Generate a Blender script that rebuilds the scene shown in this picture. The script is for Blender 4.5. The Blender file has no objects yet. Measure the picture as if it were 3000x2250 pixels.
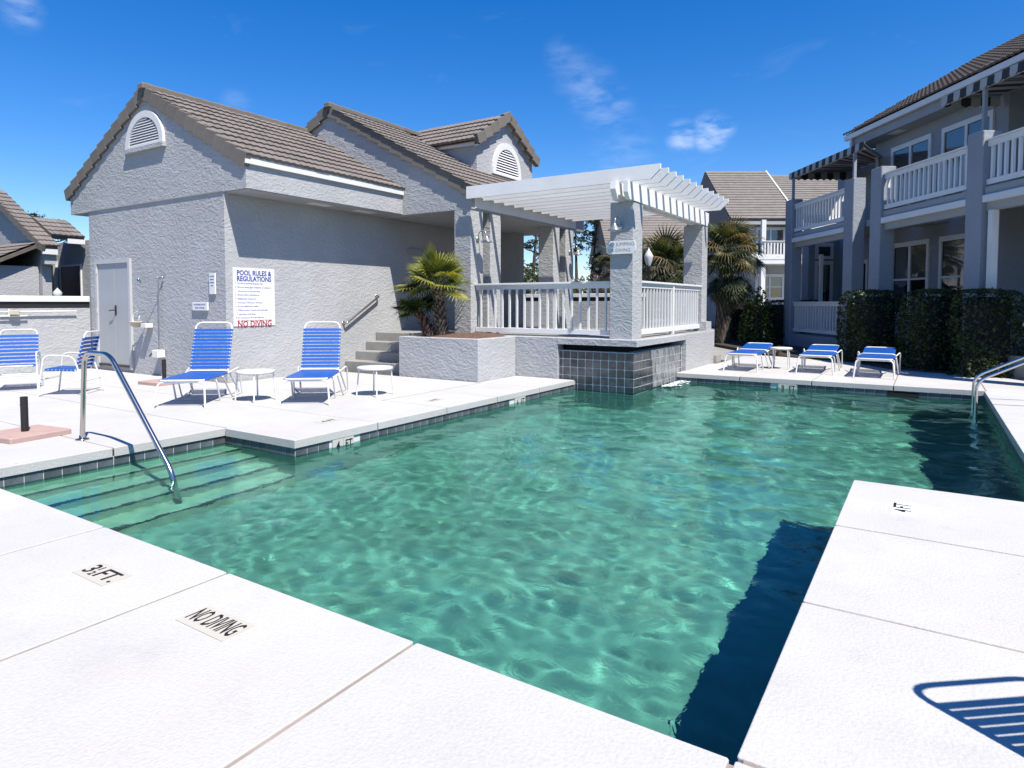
import bpy, math, random
import numpy as np
from mathutils import Vector, Matrix
R = math.radians
sc = bpy.context.scene
C = sc.collection
# ------------------------------------------------------------------ camera, sky, sun, exposure
cam = bpy.data.cameras.new('camera'); camo = bpy.data.objects.new('camera', cam); C.objects.link(camo); sc.camera = camo
camo.location = (0, 0, 1.4); camo.rotation_euler = (R(90 - 2.709), 0, R(33.187))
cam.lens = 36 * 1914.7 / 3000; cam.sensor_width = 36
cam.shift_x = (1500 - 1467.27) / 3000; cam.shift_y = -(1125 - 979.1) / 3000
cam.clip_start = .05; cam.clip_end = 3000
EL = R(57.8)
SV = Vector((.912 * math.cos(EL), -.410 * math.cos(EL), math.sin(EL)))
w = bpy.data.worlds.new('World'); sc.world = w; w.use_nodes = True
wn, wl = w.node_tree.nodes, w.node_tree.links
bg = wn['Background']; bg.inputs[1].default_value = .083
sky = wn.new('ShaderNodeTexSky'); sky.sky_type = 'NISHITA'; sky.sun_disc = False
sky.sun_elevation = EL; sky.sun_rotation = math.atan2(SV.x, SV.y)
sky.altitude = 0; sky.air_density = 1.0; sky.dust_density = .15; sky.ozone_density = 3.0
hsv = wn.new('ShaderNodeHueSaturation'); hsv.inputs['Saturation'].default_value = 1.36; hsv.inputs['Value'].default_value = 1.0
hsv.inputs['Hue'].default_value = .503
stint = wn.new('ShaderNodeMix'); stint.data_type = 'RGBA'; stint.blend_type = 'MULTIPLY'; stint.inputs[0].default_value = 1; stint.inputs[7].default_value = (1.06, 1.07, 1.20, 1)
wl.new(sky.outputs[0], stint.inputs[6]); wl.new(stint.outputs[2], hsv.inputs['Color'])
# thin cirrus wisps
geo = wn.new('ShaderNodeNewGeometry')
wmap = wn.new('ShaderNodeMapping'); wmap.inputs['Scale'].default_value = (3.2, 3.2, 9.0); wmap.inputs['Rotation'].default_value = (.5, .35, .2)
wl.new(geo.outputs['Incoming'], wmap.inputs[0])
cn = wn.new('ShaderNodeTexNoise'); cn.inputs['Scale'].default_value = 2.2; cn.inputs['Detail'].default_value = 9; cn.inputs['Roughness'].default_value = .62; cn.inputs['Distortion'].default_value = .8
wl.new(wmap.outputs[0], cn.inputs['Vector'])
cr = wn.new('ShaderNodeMapRange'); cr.inputs['From Min'].default_value = .60; cr.inputs['From Max'].default_value = .95; cr.inputs['To Max'].default_value = .55
wl.new(cn.outputs['Fac'], cr.inputs['Value'])
def blob(d, rad):
    n = wn.new('ShaderNodeVectorMath'); n.operation = 'DISTANCE'; wl.new(geo.outputs['Incoming'], n.inputs[0])
    v = -Vector(d).normalized(); n.inputs[1].default_value = v
    m = wn.new('ShaderNodeMapRange'); m.inputs['From Min'].default_value = rad; m.inputs['From Max'].default_value = rad * .2
    m.inputs['To Min'].default_value = 0; m.inputs['To Max'].default_value = 1; m.interpolation_type = 'SMOOTHSTEP'
    wl.new(n.outputs['Value'], m.inputs['Value']); return m.outputs[0]
def ray(x, y):          # direction through a pixel of the 3000 x 2250 photograph
    m = camo.rotation_euler.to_matrix()
    return m @ Vector(((x - 1467.27) / 1914.7, -(y - 979.1) / 1914.7, -1))
puff = None
for px, py, rad, amt in ((2000, 400, .030, .55), (2080, 388, .034, .75), (2120, 380, .022, .6), (1680, 215, .045, .16), (1730, 260, .05, .22), (1780, 320, .05, .2), (1640, 160, .03, .12), (60, 30, .03, .3), (1830, 440, .06, .13), (690, 312, .03, .12)):
    b = blob(ray(px, py), rad)
    k = wn.new('ShaderNodeMath'); k.operation = 'MULTIPLY'; k.inputs[1].default_value = amt; wl.new(b, k.inputs[0])
    if puff is None: puff = k.outputs[0]
    else:
        a = wn.new('ShaderNodeMath'); a.operation = 'MAXIMUM'; wl.new(puff, a.inputs[0]); wl.new(k.outputs[0], a.inputs[1]); puff = a.outputs[0]
cn2 = wn.new('ShaderNodeTexNoise'); cn2.inputs['Scale'].default_value = 7; cn2.inputs['Detail'].default_value = 7; cn2.inputs['Roughness'].default_value = .55; cn2.inputs['Distortion'].default_value = .12
wl.new(wmap.outputs[0], cn2.inputs['Vector'])
cr2 = wn.new('ShaderNodeMapRange'); cr2.inputs['From Min'].default_value = .36; cr2.inputs['From Max'].default_value = .82
wl.new(cn2.outputs['Fac'], cr2.inputs['Value'])
pm = wn.new('ShaderNodeMath'); pm.operation = 'MULTIPLY'; wl.new(puff, pm.inputs[0]); wl.new(cr2.outputs[0], pm.inputs[1])
mx = wn.new('ShaderNodeMath'); mx.operation = 'MAXIMUM'; wl.new(pm.outputs[0], mx.inputs[0])
faint = wn.new('ShaderNodeMath'); faint.operation = 'MULTIPLY'; faint.inputs[1].default_value = .12; wl.new(cr.outputs[0], faint.inputs[0]); wl.new(faint.outputs[0], mx.inputs[1])
cm = wn.new('ShaderNodeMix'); cm.data_type = 'RGBA'; cm.inputs[7].default_value = (8.5, 9.0, 9.6, 1)
wl.new(mx.outputs[0], cm.inputs[0]); wl.new(hsv.outputs[0], cm.inputs[6]); wl.new(cm.outputs[2], bg.inputs[0])
sl = bpy.data.lights.new('sun', 'SUN'); sl.energy = 4.9; sl.angle = R(.5); sl.color = (1, .94, .845)
so = bpy.data.objects.new('sun', sl); C.objects.link(so); so.rotation_euler = SV.to_track_quat('Z', 'Y').to_euler(); so.location = (8, -6, 14)
sl.cycles.is_caustics_light = True
vs = sc.view_settings; vs.view_transform = 'Standard'; vs.look = 'None'; vs.gamma = 1; vs.exposure = .78
sc.cycles.max_bounces = 10; sc.cycles.transparent_max_bounces = 16; sc.cycles.transmission_bounces = 8
sc.cycles.caustics_reflective = False; sc.cycles.caustics_refractive = True
sc.cycles.sample_clamp_indirect = 6
rnd = random.Random(7)
# ------------------------------------------------------------------ materials
MAT = {}
ALB = .70      # overall reflectance level of the weathered paints and coatings
def mat(name, col, rough=.8, bump=None, var=None, metal=0, spec=.5, coat=0):
    """bump=(scale, strength, distance, detail), var=(scale, amount)"""
    if name in MAT: return MAT[name]
    col = tuple(c * ALB for c in col)
    m = bpy.data.materials.new(name); m.use_nodes = True; MAT[name] = m
    n, l = m.node_tree.nodes, m.node_tree.links
    b = n['Principled BSDF']; b.inputs['Base Color'].default_value = (*col, 1); b.inputs['Roughness'].default_value = rough
    b.inputs['Metallic'].default_value = metal; b.inputs['Specular IOR Level'].default_value = spec
    if coat: b.inputs['Coat Weight'].default_value = coat
    tc = n.new('ShaderNodeTexCoord')
    if var:
        t = n.new('ShaderNodeTexNoise'); t.inputs['Scale'].default_value = var[0]; t.inputs['Detail'].default_value = 6; t.inputs['Roughness'].default_value = .6
        l.new(tc.outputs['Object'], t.inputs['Vector'])
        mr = n.new('ShaderNodeMapRange'); mr.inputs['From Min'].default_value = .3; mr.inputs['From Max'].default_value = .7
        mr.inputs['To Min'].default_value = 1 - var[1]; mr.inputs['To Max'].default_value = 1 + var[1]
        l.new(t.outputs['Fac'], mr.inputs['Value'])
        oi = n.new('ShaderNodeObjectInfo'); mo = n.new('ShaderNodeMapRange'); mo.inputs['To Min'].default_value = 1 - var[1] * .8; mo.inputs['To Max'].default_value = 1 + var[1] * .8
        l.new(oi.outputs['Random'], mo.inputs['Value'])
        mm = n.new('ShaderNodeMath'); mm.operation = 'MULTIPLY'; l.new(mr.outputs[0], mm.inputs[0])
        if len(var) > 2: l.new(mo.outputs[0], mm.inputs[1])
        else: mm.inputs[1].default_value = 1
        mu = n.new('ShaderNodeVectorMath'); mu.operation = 'SCALE'; mu.inputs[0].default_value = col; l.new(mm.outputs[0], mu.inputs['Scale'])
        l.new(mu.outputs[0], b.inputs['Base Color'])
    if bump:
        t = n.new('ShaderNodeTexNoise'); t.inputs['Scale'].default_value = bump[0]; t.inputs['Detail'].default_value = bump[3] if len(bump) > 3 else 4
        l.new(tc.outputs['Object'], t.inputs['Vector'])
        bp = n.new('ShaderNodeBump'); bp.inputs['Strength'].default_value = bump[1]; bp.inputs['Distance'].default_value = bump[2]
        l.new(t.outputs['Fac'], bp.inputs['Height']); l.new(bp.outputs[0], b.inputs['Normal'])
    return m
def stucco(name, col, strength=.8):
    m = mat(name, col, .9, var=(.9, .085), spec=.25)
    n, l = m.node_tree.nodes, m.node_tree.links; b = n['Principled BSDF']
    tc = n.new('ShaderNodeTexCoord')
    mp = n.new('ShaderNodeMapping'); mp.inputs['Scale'].default_value = (1, 1, 1.7); l.new(tc.outputs['Object'], mp.inputs[0])
    t = n.new('ShaderNodeTexNoise'); t.inputs['Scale'].default_value = 6.6; t.inputs['Detail'].default_value = 2.0; t.inputs['Roughness'].default_value = .5; t.inputs['Distortion'].default_value = 1.5
    l.new(mp.outputs[0], t.inputs['Vector'])
    cr = n.new('ShaderNodeMapRange'); cr.inputs['From Min'].default_value = .36; cr.inputs['From Max'].default_value = .68; cr.interpolation_type = 'SMOOTHSTEP'
    l.new(t.outputs['Fac'], cr.inputs['Value'])
    t2 = n.new('ShaderNodeTexNoise'); t2.inputs['Scale'].default_value = 16; t2.inputs['Detail'].default_value = 3; t2.inputs['Distortion'].default_value = .6; l.new(mp.outputs[0], t2.inputs['Vector'])
    ad = n.new('ShaderNodeMath'); ad.operation = 'MULTIPLY_ADD'; l.new(t2.outputs['Fac'], ad.inputs[0]); ad.inputs[1].default_value = .35; l.new(cr.outputs[0], ad.inputs[2])
    bp = n.new('ShaderNodeBump'); bp.inputs['Strength'].default_value = strength; bp.inputs['Distance'].default_value = .022
    l.new(ad.outputs[0], bp.inputs['Height']); l.new(bp.outputs[0], b.inputs['Normal'])
    return m
stucco('stucco', (.51, .52, .535), .28)
stucco('stucco_blue', (.37, .40, .45), .22)
stucco('stucco_far', (.52, .52, .54), .3)
mat('trim_white', (.90, .90, .89), .55, bump=(30, .1, .01), var=(2, .05))
mat('pergola_white', (.97, .97, .96), .6, bump=(14, .15, .01), var=(1.5, .05, 1))
mat('metal_white', (.90, .90, .88), .35)
mat('soffit', (.43, .44, .45), .85, var=(1, .04))
mat('roof_tile', (.215, .185, .165), .85, bump=(40, .3, .006), var=(6, .14, 1))
mat('rake_tile', (.20, .178, .155), .85, bump=(40, .3, .006), var=(6, .10, 1))
mat('roof_far', (.24, .215, .195), .9, var=(3, .15))
mat('roof_dark', (.15, .125, .11), .9, bump=(30, .4, .01), var=(5, .25))
mat('concrete', (.36, .355, .335), .9, bump=(25, .3, .006), var=(2.5, .18))
mat('slate_tile', (.055, .062, .075), .22, bump=(14, .25, .006), var=(9, .55, 1), coat=.3)
mat('band_tile', (.11, .125, .145), .35, bump=(18, .25, .004), var=(10, .35, 1))
mat('grout', (.80, .80, .78), .9)
mat('nosing', (.02, .022, .03), .4)
mat('marker_white', (.66, .66, .62), .35)
mat('marker_cream', (.62, .58, .50), .6)
mat('ink', (.012, .012, .014), .6)
mat('ink_blue', (.03, .06, .33), .6)
mat('ink_red', (.45, .015, .03), .6)
mat('ink_grey', (.20, .21, .23), .7)
mat('sign_white', (.94, .94, .94), .4)
mat('blue_vinyl', (.010, .115, .50), .4, var=(4, .06))
mat('steel', (.72, .68, .63), .2, metal=1)
mat('chrome', (.7, .7, .7), .08, metal=1)
mat('bronze', (.05, .04, .035), .5, metal=.3)
mat('pink_paver', (.52, .36, .32), .9, bump=(40, .4, .005), var=(8, .1))
mat('black_pipe', (.015, .014, .014), .55)
mat('door_paint', (.46, .485, .51), .5, var=(1.5, .04))
mat('frame_grey', (.60, .61, .62), .6)
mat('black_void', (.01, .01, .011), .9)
mat('dark_band', (.014, .013, .018), .6)
mat('galvanised', (.55, .57, .57), .35, metal=.8)
mat('cream_plastic', (.62, .56, .44), .5)
mat('soil', (.16, .09, .06), .95, bump=(40, .9, .03, 8), var=(18, .35))
mat('mulch', (.06, .042, .032), .95, bump=(30, .9, .03, 8), var=(14, .4))
mat('lawn', (.07, .085, .035), .95, bump=(40, .8, .03, 8), var=(3, .35))
mat('bark', (.085, .065, .05), .95, bump=(22, .8, .03, 6), var=(8, .3))
mat('boot', (.24, .19, .14), .9, var=(9, .4, 1))
mat('boot_red', (.20, .10, .06), .9, var=(9, .4, 1))
mat('awning_dark', (.035, .038, .042), .85)
mat('awning_light', (.50, .50, .49), .85)
mat('curtain', (.62, .62, .66), .9)
mat('blind', (.55, .52, .46), .9)
mat('frosted', (.75, .76, .76), .3)
mat('lamp_black', (.012, .012, .014), .5)
mat('far_white', (.62, .62, .62), .9)
mat('cart_grey', (.16, .16, .17), .5)
def leafmat(name, col, tr=.25, rough=.5, v=.35):
    m = mat(name, col, rough, var=(5, v), spec=.4)
    n, l = m.node_tree.nodes, m.node_tree.links; b = n['Principled BSDF']
    td = n.new('ShaderNodeBsdfTranslucent'); td.inputs[0].default_value = (col[0] * 1.6, col[1] * 1.5, col[2] * .8, 1)
    ms = n.new('ShaderNodeMixShader'); ms.inputs[0].default_value = tr
    l.new(b.outputs[0], ms.inputs[1]); l.new(td.outputs[0], ms.inputs[2]); l.new(ms.outputs[0], n['Material Output'].inputs[0])
    return m
leafmat('frond_green', (.075, .115, .025)); leafmat('frond_bright', (.27, .28, .04)); leafmat('frond_dark', (.035, .055, .022))
leafmat('frond_dry', (.26, .19, .09)); leafmat('sabal', (.075, .095, .03)); leafmat('sabal_yellow', (.15, .13, .04))
leafmat('hedge_leaf', (.035, .06, .016), .2); leafmat('hedge_light', (.06, .09, .02), .2); leafmat('needle', (.035, .055, .025), .15); leafmat('bush_leaf', (.06, .09, .02), .2)
leafmat('scrub', (.11, .085, .06), .1)
# deck coating
m = mat('deck', (.60, .60, .60), .85, spec=.2); n, l = m.node_tree.nodes, m.node_tree.links; b = n['Principled BSDF']
tc = n.new('ShaderNodeTexCoord'); gp = n.new('ShaderNodeNewGeometry')
t1 = n.new('ShaderNodeTexNoise'); t1.inputs['Scale'].default_value = .9; t1.inputs['Detail'].default_value = 8; t1.inputs['Roughness'].default_value = .65; l.new(gp.outputs['Position'], t1.inputs['Vector'])
r1 = n.new('ShaderNodeValToRGB'); r1.color_ramp.elements[0].position = .30; r1.color_ramp.elements[0].color = (.40, .39, .375, 1); r1.color_ramp.elements[1].position = .62; r1.color_ramp.elements[1].color = (.446, .443, .438, 1)
l.new(t1.outputs['Fac'], r1.inputs[0])
t2 = n.new('ShaderNodeTexNoise'); t2.inputs['Scale'].default_value = 55; t2.inputs['Detail'].default_value = 5; l.new(gp.outputs['Position'], t2.inputs['Vector'])
r2 = n.new('ShaderNodeMapRange'); r2.inputs['From Min'].default_value = .3; r2.inputs['From Max'].default_value = .7; r2.inputs['To Min'].default_value = .95; r2.inputs['To Max'].default_value = 1.04; l.new(t2.outputs['Fac'], r2.inputs['Value'])
mu = n.new('ShaderNodeVectorMath'); mu.operation = 'SCALE'; l.new(r1.outputs[0], mu.inputs[0]); l.new(r2.outputs[0], mu.inputs['Scale'])
t3 = n.new('ShaderNodeTexNoise'); t3.inputs['Scale'].default_value = .42; t3.inputs['Detail'].default_value = 5; l.new(gp.outputs['Position'], t3.inputs['Vector'])
r3 = n.new('ShaderNodeMapRange'); r3.inputs['From Min'].default_value = .54; r3.inputs['From Max'].default_value = .72; r3.inputs['To Max'].default_value = .5; l.new(t3.outputs['Fac'], r3.inputs['Value'])
mxn = n.new('ShaderNodeMix'); mxn.data_type = 'RGBA'; mxn.inputs[7].default_value = (.41, .385, .35, 1); l.new(r3.outputs[0], mxn.inputs[0]); l.new(mu.outputs[0], mxn.inputs[6]); 
vo = n.new('ShaderNodeTexVoronoi'); vo.inputs['Scale'].default_value = 2.6; l.new(gp.outputs['Position'], vo.inputs['Vector'])
vr = n.new('ShaderNodeMapRange'); vr.inputs['From Min'].default_value = .018; vr.inputs['From Max'].default_value = .03; vr.inputs['To Min'].default_value = .45; vr.inputs['To Max'].default_value = 1; l.new(vo.outputs['Distance'], vr.inputs['Value'])
t5 = n.new('ShaderNodeTexNoise'); t5.inputs['Scale'].default_value = 3.2; t5.inputs['Detail'].default_value = 9; t5.inputs['Roughness'].default_value = .7; l.new(gp.outputs['Position'], t5.inputs['Vector'])
r5 = n.new('ShaderNodeMapRange'); r5.inputs['From Min'].default_value = .55; r5.inputs['From Max'].default_value = .78; r5.inputs['To Min'].default_value = 1; r5.inputs['To Max'].default_value = .90; l.new(t5.outputs['Fac'], r5.inputs['Value'])
m5 = n.new('ShaderNodeMath'); m5.operation = 'MULTIPLY'; l.new(vr.outputs[0], m5.inputs[0]); l.new(r5.outputs[0], m5.inputs[1])
s5 = n.new('ShaderNodeVectorMath'); s5.operation = 'SCALE'; l.new(mxn.outputs[2], s5.inputs[0]); l.new(m5.outputs[0], s5.inputs['Scale']); l.new(s5.outputs[0], b.inputs['Base Color'])
t4 = n.new('ShaderNodeTexNoise'); t4.inputs['Scale'].default_value = 70; t4.inputs['Detail'].default_value = 6; l.new(gp.outputs['Position'], t4.inputs['Vector'])
bp = n.new('ShaderNodeBump'); bp.inputs['Strength'].default_value = .55; bp.inputs['Distance'].default_value = .006; l.new(t4.outputs['Fac'], bp.inputs['Height']); l.new(bp.outputs[0], b.inputs['Normal'])
mat('joint', (.36, .30, .255), .95, var=(5, .25))
# pool plaster
m = mat('plaster', (.39, .465, .41), .9, var=(1.6, .2), spec=.1)
mat('plaster_shallow_tint', (.66, .62, .48), .9, var=(3, .12), spec=.1)  # weaker water tint over the shallow steps, painted into their colour
# glass panes
def glassmat(name, tint, refl):
    m = bpy.data.materials.new(name); m.use_nodes = True; MAT[name] = m; n, l = m.node_tree.nodes, m.node_tree.links; n.clear()
    o = n.new('ShaderNodeOutputMaterial'); g = n.new('ShaderNodeBsdfGlossy'); g.inputs['Roughness'].default_value = .02; g.inputs['Color'].default_value = (.9, .92, .95, 1)
    t = n.new('ShaderNodeBsdfTransparent'); t.inputs[0].default_value = (*tint, 1); f = n.new('ShaderNodeFresnel'); f.inputs[0].default_value = 1.5
    a = n.new('ShaderNodeMath'); a.operation = 'ADD'; a.inputs[1].default_value = refl; l.new(f.outputs[0], a.inputs[0]); ms = n.new('ShaderNodeMixShader')
    l.new(a.outputs[0], ms.inputs[0]); l.new(t.outputs[0], ms.inputs[1]); l.new(g.outputs[0], ms.inputs[2]); l.new(ms.outputs[0], o.inputs[0])
glassmat('glass', (.55, .6, .62), .08)
m = bpy.data.materials.new('water'); m.use_nodes = True; MAT['water'] = m; n, l = m.node_tree.nodes, m.node_tree.links; n.clear()
o = n.new('ShaderNodeOutputMaterial'); g = n.new('ShaderNodeBsdfGlass'); g.inputs['IOR'].default_value = 1.33; g.inputs['Roughness'].default_value = 0; g.inputs['Color'].default_value = (.55, .94, .875, 1); l.new(g.outputs[0], o.inputs[0])
tc = n.new('ShaderNodeTexCoord'); tn = n.new('ShaderNodeTexNoise'); tn.inputs['Scale'].default_value = 7; tn.inputs['Detail'].default_value = 3; tn.inputs['Roughness'].default_value = .55; tn.inputs['Distortion'].default_value = .8; l.new(tc.outputs['Object'], tn.inputs['Vector'])
bp = n.new('ShaderNodeBump'); bp.inputs['Strength'].default_value = .35; bp.inputs['Distance'].default_value = .012; l.new(tn.outputs['Fac'], bp.inputs['Height']); l.new(bp.outputs[0], g.inputs['Normal'])
m = bpy.data.materials.new('waterfall'); m.use_nodes = True; MAT['waterfall'] = m; n, l = m.node_tree.nodes, m.node_tree.links; n.clear()
o = n.new('ShaderNodeOutputMaterial'); t = n.new('ShaderNodeBsdfTransparent'); g = n.new('ShaderNodeBsdfGlossy'); g.inputs['Roughness'].default_value = .18; d = n.new('ShaderNodeBsdfDiffuse'); d.inputs[0].default_value = (.8, .85, .87, 1)
tc = n.new('ShaderNodeTexCoord'); mp = n.new('ShaderNodeMapping'); mp.inputs['Scale'].default_value = (14, 14, 1.4); l.new(tc.outputs['Object'], mp.inputs[0])
tn = n.new('ShaderNodeTexNoise'); tn.inputs['Scale'].default_value = 2.2; tn.inputs['Detail'].default_value = 5; tn.inputs['Distortion'].default_value = .8; l.new(mp.outputs[0], tn.inputs['Vector'])
mr = n.new('ShaderNodeMapRange'); mr.inputs['From Min'].default_value = .35; mr.inputs['From Max'].default_value = .72; mr.inputs['To Min'].default_value = .03; mr.inputs['To Max'].default_value = .36; l.new(tn.outputs['Fac'], mr.inputs['Value'])
bp = n.new('ShaderNodeBump'); bp.inputs['Strength'].default_value = .8; bp.inputs['Distance'].default_value = .01; l.new(tn.outputs['Fac'], bp.inputs['Height']); l.new(bp.outputs[0], g.inputs['Normal'])
m1 = n.new('ShaderNodeMixShader'); m1.inputs[0].default_value = .16; l.new(t.outputs[0], m1.inputs[1]); l.new(g.outputs[0], m1.inputs[2])
m2 = n.new('ShaderNodeMixShader'); l.new(mr.outputs[0], m2.inputs[0]); l.new(m1.outputs[0], m2.inputs[1]); l.new(d.outputs[0], m2.inputs[2]); l.new(m2.outputs[0], o.inputs[0])
mat('foam', (.75, .8, .8), .6, bump=(40, .6, .02))
# ------------------------------------------------------------------ builders
class MB:
    def __init__(s): s.v = []; s.f = []; s.mi = []; s.sm = []
    def add(s, vs, fs, mi=0, smooth=False):
        k = len(s.v); s.v += [tuple(v) for v in vs]; s.f += [tuple(k + i for i in f) for f in fs]; s.mi += [mi] * len(fs); s.sm += [smooth] * len(fs); return s
    def box(s, a, b, mi=0):
        x0, y0, z0 = (min(a[i], b[i]) for i in range(3)); x1, y1, z1 = (max(a[i], b[i]) for i in range(3))
        return s.add([(x0, y0, z0), (x1, y0, z0), (x1, y1, z0), (x0, y1, z0), (x0, y0, z1), (x1, y0, z1), (x1, y1, z1), (x0, y1, z1)],
                     [(3, 2, 1, 0), (4, 5, 6, 7), (0, 1, 5, 4), (1, 2, 6, 5), (2, 3, 7, 6), (3, 0, 4, 7)], mi)
    def cbox(s, a, b, c=.01, mi=0):
        """box with chamfered top edges and vertical edges"""
        x0, y0, z0 = (min(a[i], b[i]) for i in range(3)); x1, y1, z1 = (max(a[i], b[i]) for i in range(3))
        def ring(d, z): return [(x0 + d + c, y0 + d, z), (x1 - d - c, y0 + d, z), (x1 - d, y0 + d + c, z), (x1 - d, y1 - d - c, z), (x1 - d - c, y1 - d, z), (x0 + d + c, y1 - d, z), (x0 + d, y1 - d - c, z), (x0 + d, y0 + d + c, z)]
        v = ring(0, z0) + ring(0, z1 - c) + ring(c * .3, z1 - c * .3) + ring(c, z1)
        f = [tuple(range(7, -1, -1)), tuple(range(24, 32))]
        for r in range(3):
            for i in range(8): j = (i + 1) % 8; f.append((r * 8 + i, r * 8 + j, r * 8 + 8 + j, r * 8 + 8 + i))
        return s.add(v, f, mi)
    def quad(s, a, b, c, d, mi=0): return s.add([a, b, c, d], [(0, 1, 2, 3)], mi)
    def prism(s, poly, axis, a, b, mi=0):
        """extrude a 2D polygon along axis: 'x' -> poly is (y,z); 'y' -> (x,z); 'z' -> (x,y)"""
        def p(q, t): return {'x': (t, q[0], q[1]), 'y': (q[0], t, q[1]), 'z': (q[0], q[1], t)}[axis]
        n = len(poly); vs = [p(q, a) for q in poly] + [p(q, b) for q in poly]
        return s.add(vs, [tuple(range(n))[::-1], tuple(range(n, 2 * n))] + [(i, (i + 1) % n, n + (i + 1) % n, n + i) for i in range(n)], mi)
    def tube(s, pts, r, n=8, cap=True, mi=0, radii=None):
        pts = [Vector(p) for p in pts]; k = len(pts); vs = []; up = None
        for i, p in enumerate(pts):
            t = (pts[min(i + 1, k - 1)] - pts[max(i - 1, 0)]).normalized()
            if up is None: up = Vector((0, 0, 1)) if abs(t.z) < .9 else Vector((1, 0, 0))
            x = t.cross(up).normalized() if t.cross(up).length > 1e-4 else t.orthogonal().normalized(); y = x.cross(t).normalized(); up = y
            rr = radii[i] if radii else r
            vs += [p + (x * math.cos(q * 2 * math.pi / n) + y * math.sin(q * 2 * math.pi / n)) * rr for q in range(n)]
        fs = [(i * n + q, i * n + (q + 1) % n, (i + 1) * n + (q + 1) % n, (i + 1) * n + q) for i in range(k - 1) for q in range(n)]
        s.add(vs, fs, mi, True)
        if cap: s.add(vs[:n], [tuple(range(n))[::-1]], mi); s.add(vs[-n:], [tuple(range(n))], mi)
        return s
    def lathe(s, prof, c=(0, 0, 0), n=16, mi=0, axis='z'):
        vs = []
        for r, z in prof:
            for q in range(n):
                a = q * 2 * math.pi / n; p = (r * math.cos(a), r * math.sin(a), z)
                if axis == 'y': p = (p[0], p[2], p[1])
                if axis == 'x': p = (p[2], p[0], p[1])
                vs.append((c[0] + p[0], c[1] + p[1], c[2] + p[2]))
        return s.add(vs, [(i * n + q, i * n + (q + 1) % n, (i + 1) * n + (q + 1) % n, (i + 1) * n + q) for i in range(len(prof) - 1) for q in range(n)], mi, True)
    def mesh(s, name, mats):
        me = bpy.data.meshes.new(name); me.from_pydata(s.v, [], s.f)
        for mm in (mats if isinstance(mats, (list, tuple)) else [mats]): me.materials.append(MAT[mm])
        me.polygons.foreach_set('material_index', s.mi); me.polygons.foreach_set('use_smooth', s.sm); me.update(); return me
    def build(s, name, mats, parent=None, world=None):
        """world = root object whose transform is undone so that the coordinates given are world ones"""
        if world is not None:
            iv = WM[world].inverted(); s.v = [tuple(iv @ Vector(v)) for v in s.v]
        return link(name, s.mesh(name, mats), parent)
WM = {}
def link(name, data, parent=None, loc=None, rot=None):
    o = bpy.data.objects.new(name, data); C.objects.link(o)
    if parent is not None: o.parent = parent
    if loc is not None: o.location = loc
    if rot is not None: o.rotation_euler = rot
    return o
def tag(o, label=None, cat=None, group=None, kind=None):
    if label: o['label'] = label
    if cat: o['category'] = cat
    if group: o['group'] = group
    if kind: o['kind'] = kind
    return o
def thing(name, label, cat, loc=(0, 0, 0), rz=0, group=None):
    o = link(name, None, None, loc, (0, 0, rz)); o.empty_display_size = .1
    WM[o] = Matrix.Translation(loc) @ Matrix.Rotation(rz, 4, 'Z')
    return tag(o, label, cat, group)
def copy_tree(o, parent=None):
    c = o.copy(); C.objects.link(c); c.parent = parent
    for ch in list(o.children): copy_tree(ch, c)
    return c
def smooth_path(pts, rad=.06, k=5):
    """round the corners of a polyline"""
    P = [Vector(p) for p in pts]; out = [P[0]]
    for a, b, c in zip(P, P[1:], P[2:]):
        r = min(rad, (a - b).length * .49, (c - b).length * .49); p, q = b + (a - b).normalized() * r, b + (c - b).normalized() * r
        for i in range(k + 1):
            t = i / k; out.append(p * (1 - t) ** 2 + b * 2 * t * (1 - t) + q * t * t)
    return out + [P[-1]]
def text(name, body, size, material, parent, M, sx=1, extrude=.001, bold=0):
    cu = bpy.data.curves.new(name, 'FONT'); cu.body = body; cu.size = size; cu.align_x = 'CENTER'; cu.align_y = 'CENTER'; cu.extrude = extrude; cu.offset = bold; cu.resolution_u = 2
    t = bpy.data.objects.new(name, cu); C.objects.link(t); dg = bpy.context.evaluated_depsgraph_get()
    me = bpy.data.meshes.new_from_object(t.evaluated_get(dg)); me.name = name; bpy.data.objects.remove(t); bpy.data.curves.remove(cu)
    me.materials.clear(); me.materials.append(MAT[material]); me.transform(M @ Matrix.Scale(sx, 4, (1, 0, 0)))
    return link(name, me, parent)
def frame(o, x, y, z=None):       # matrix from origin and two axes
    x = Vector(x).normalized(); y = Vector(y).normalized(); z = x.cross(y)
    return Matrix(((x.x, y.x, z.x, o[0]), (x.y, y.y, z.y, o[1]), (x.z, y.z, z.z, o[2]), (0, 0, 0, 1)))
# ------------------------------------------------------------------ ground and deck
POOLX = (-6.57, .77); POOLY = (2.03, 12.93); NX, NY = -5.38, 4.38; PX, PY = -.47, 5.84
TX, TY, TZ = -4.19, 10.705, .76              # terrace corner and height
g = MB(); hx0, hx1, hy0, hy1 = -6.9, 1.1, 1.7, 13.2; B = 900
for a, b in (((-B, -B), (B, hy0)), ((-B, hy1), (B, B)), ((-B, hy0), (hx0, hy1)), ((hx1, hy0), (B, hy1))):
    g.quad((a[0], a[1], -.11), (b[0], a[1], -.11), (b[0], b[1], -.11), (a[0], b[1], -.11))
tag(g.build('ground', 'lawn'), kind='structure')
deck = MB()
def base(x0, y0, x1, y1): deck.box((x0, y0, -.10), (x1, y1, -.007))
base(-15, -4, 5, 2.0); base(-15, 2.0, -6.6, 9.4); base(-6.6, 4.41, -5.41, 10.7); base(-.44, 2.0, 5, 5.81); base(.80, 5.81, 5, 12.96); base(-4.25, 12.96, 5, 15.6); base(-4.1, 15.6, 1.7, 18.6)
deck = tag(deck.build('pool_deck', 'joint'), kind='structure')
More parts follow.
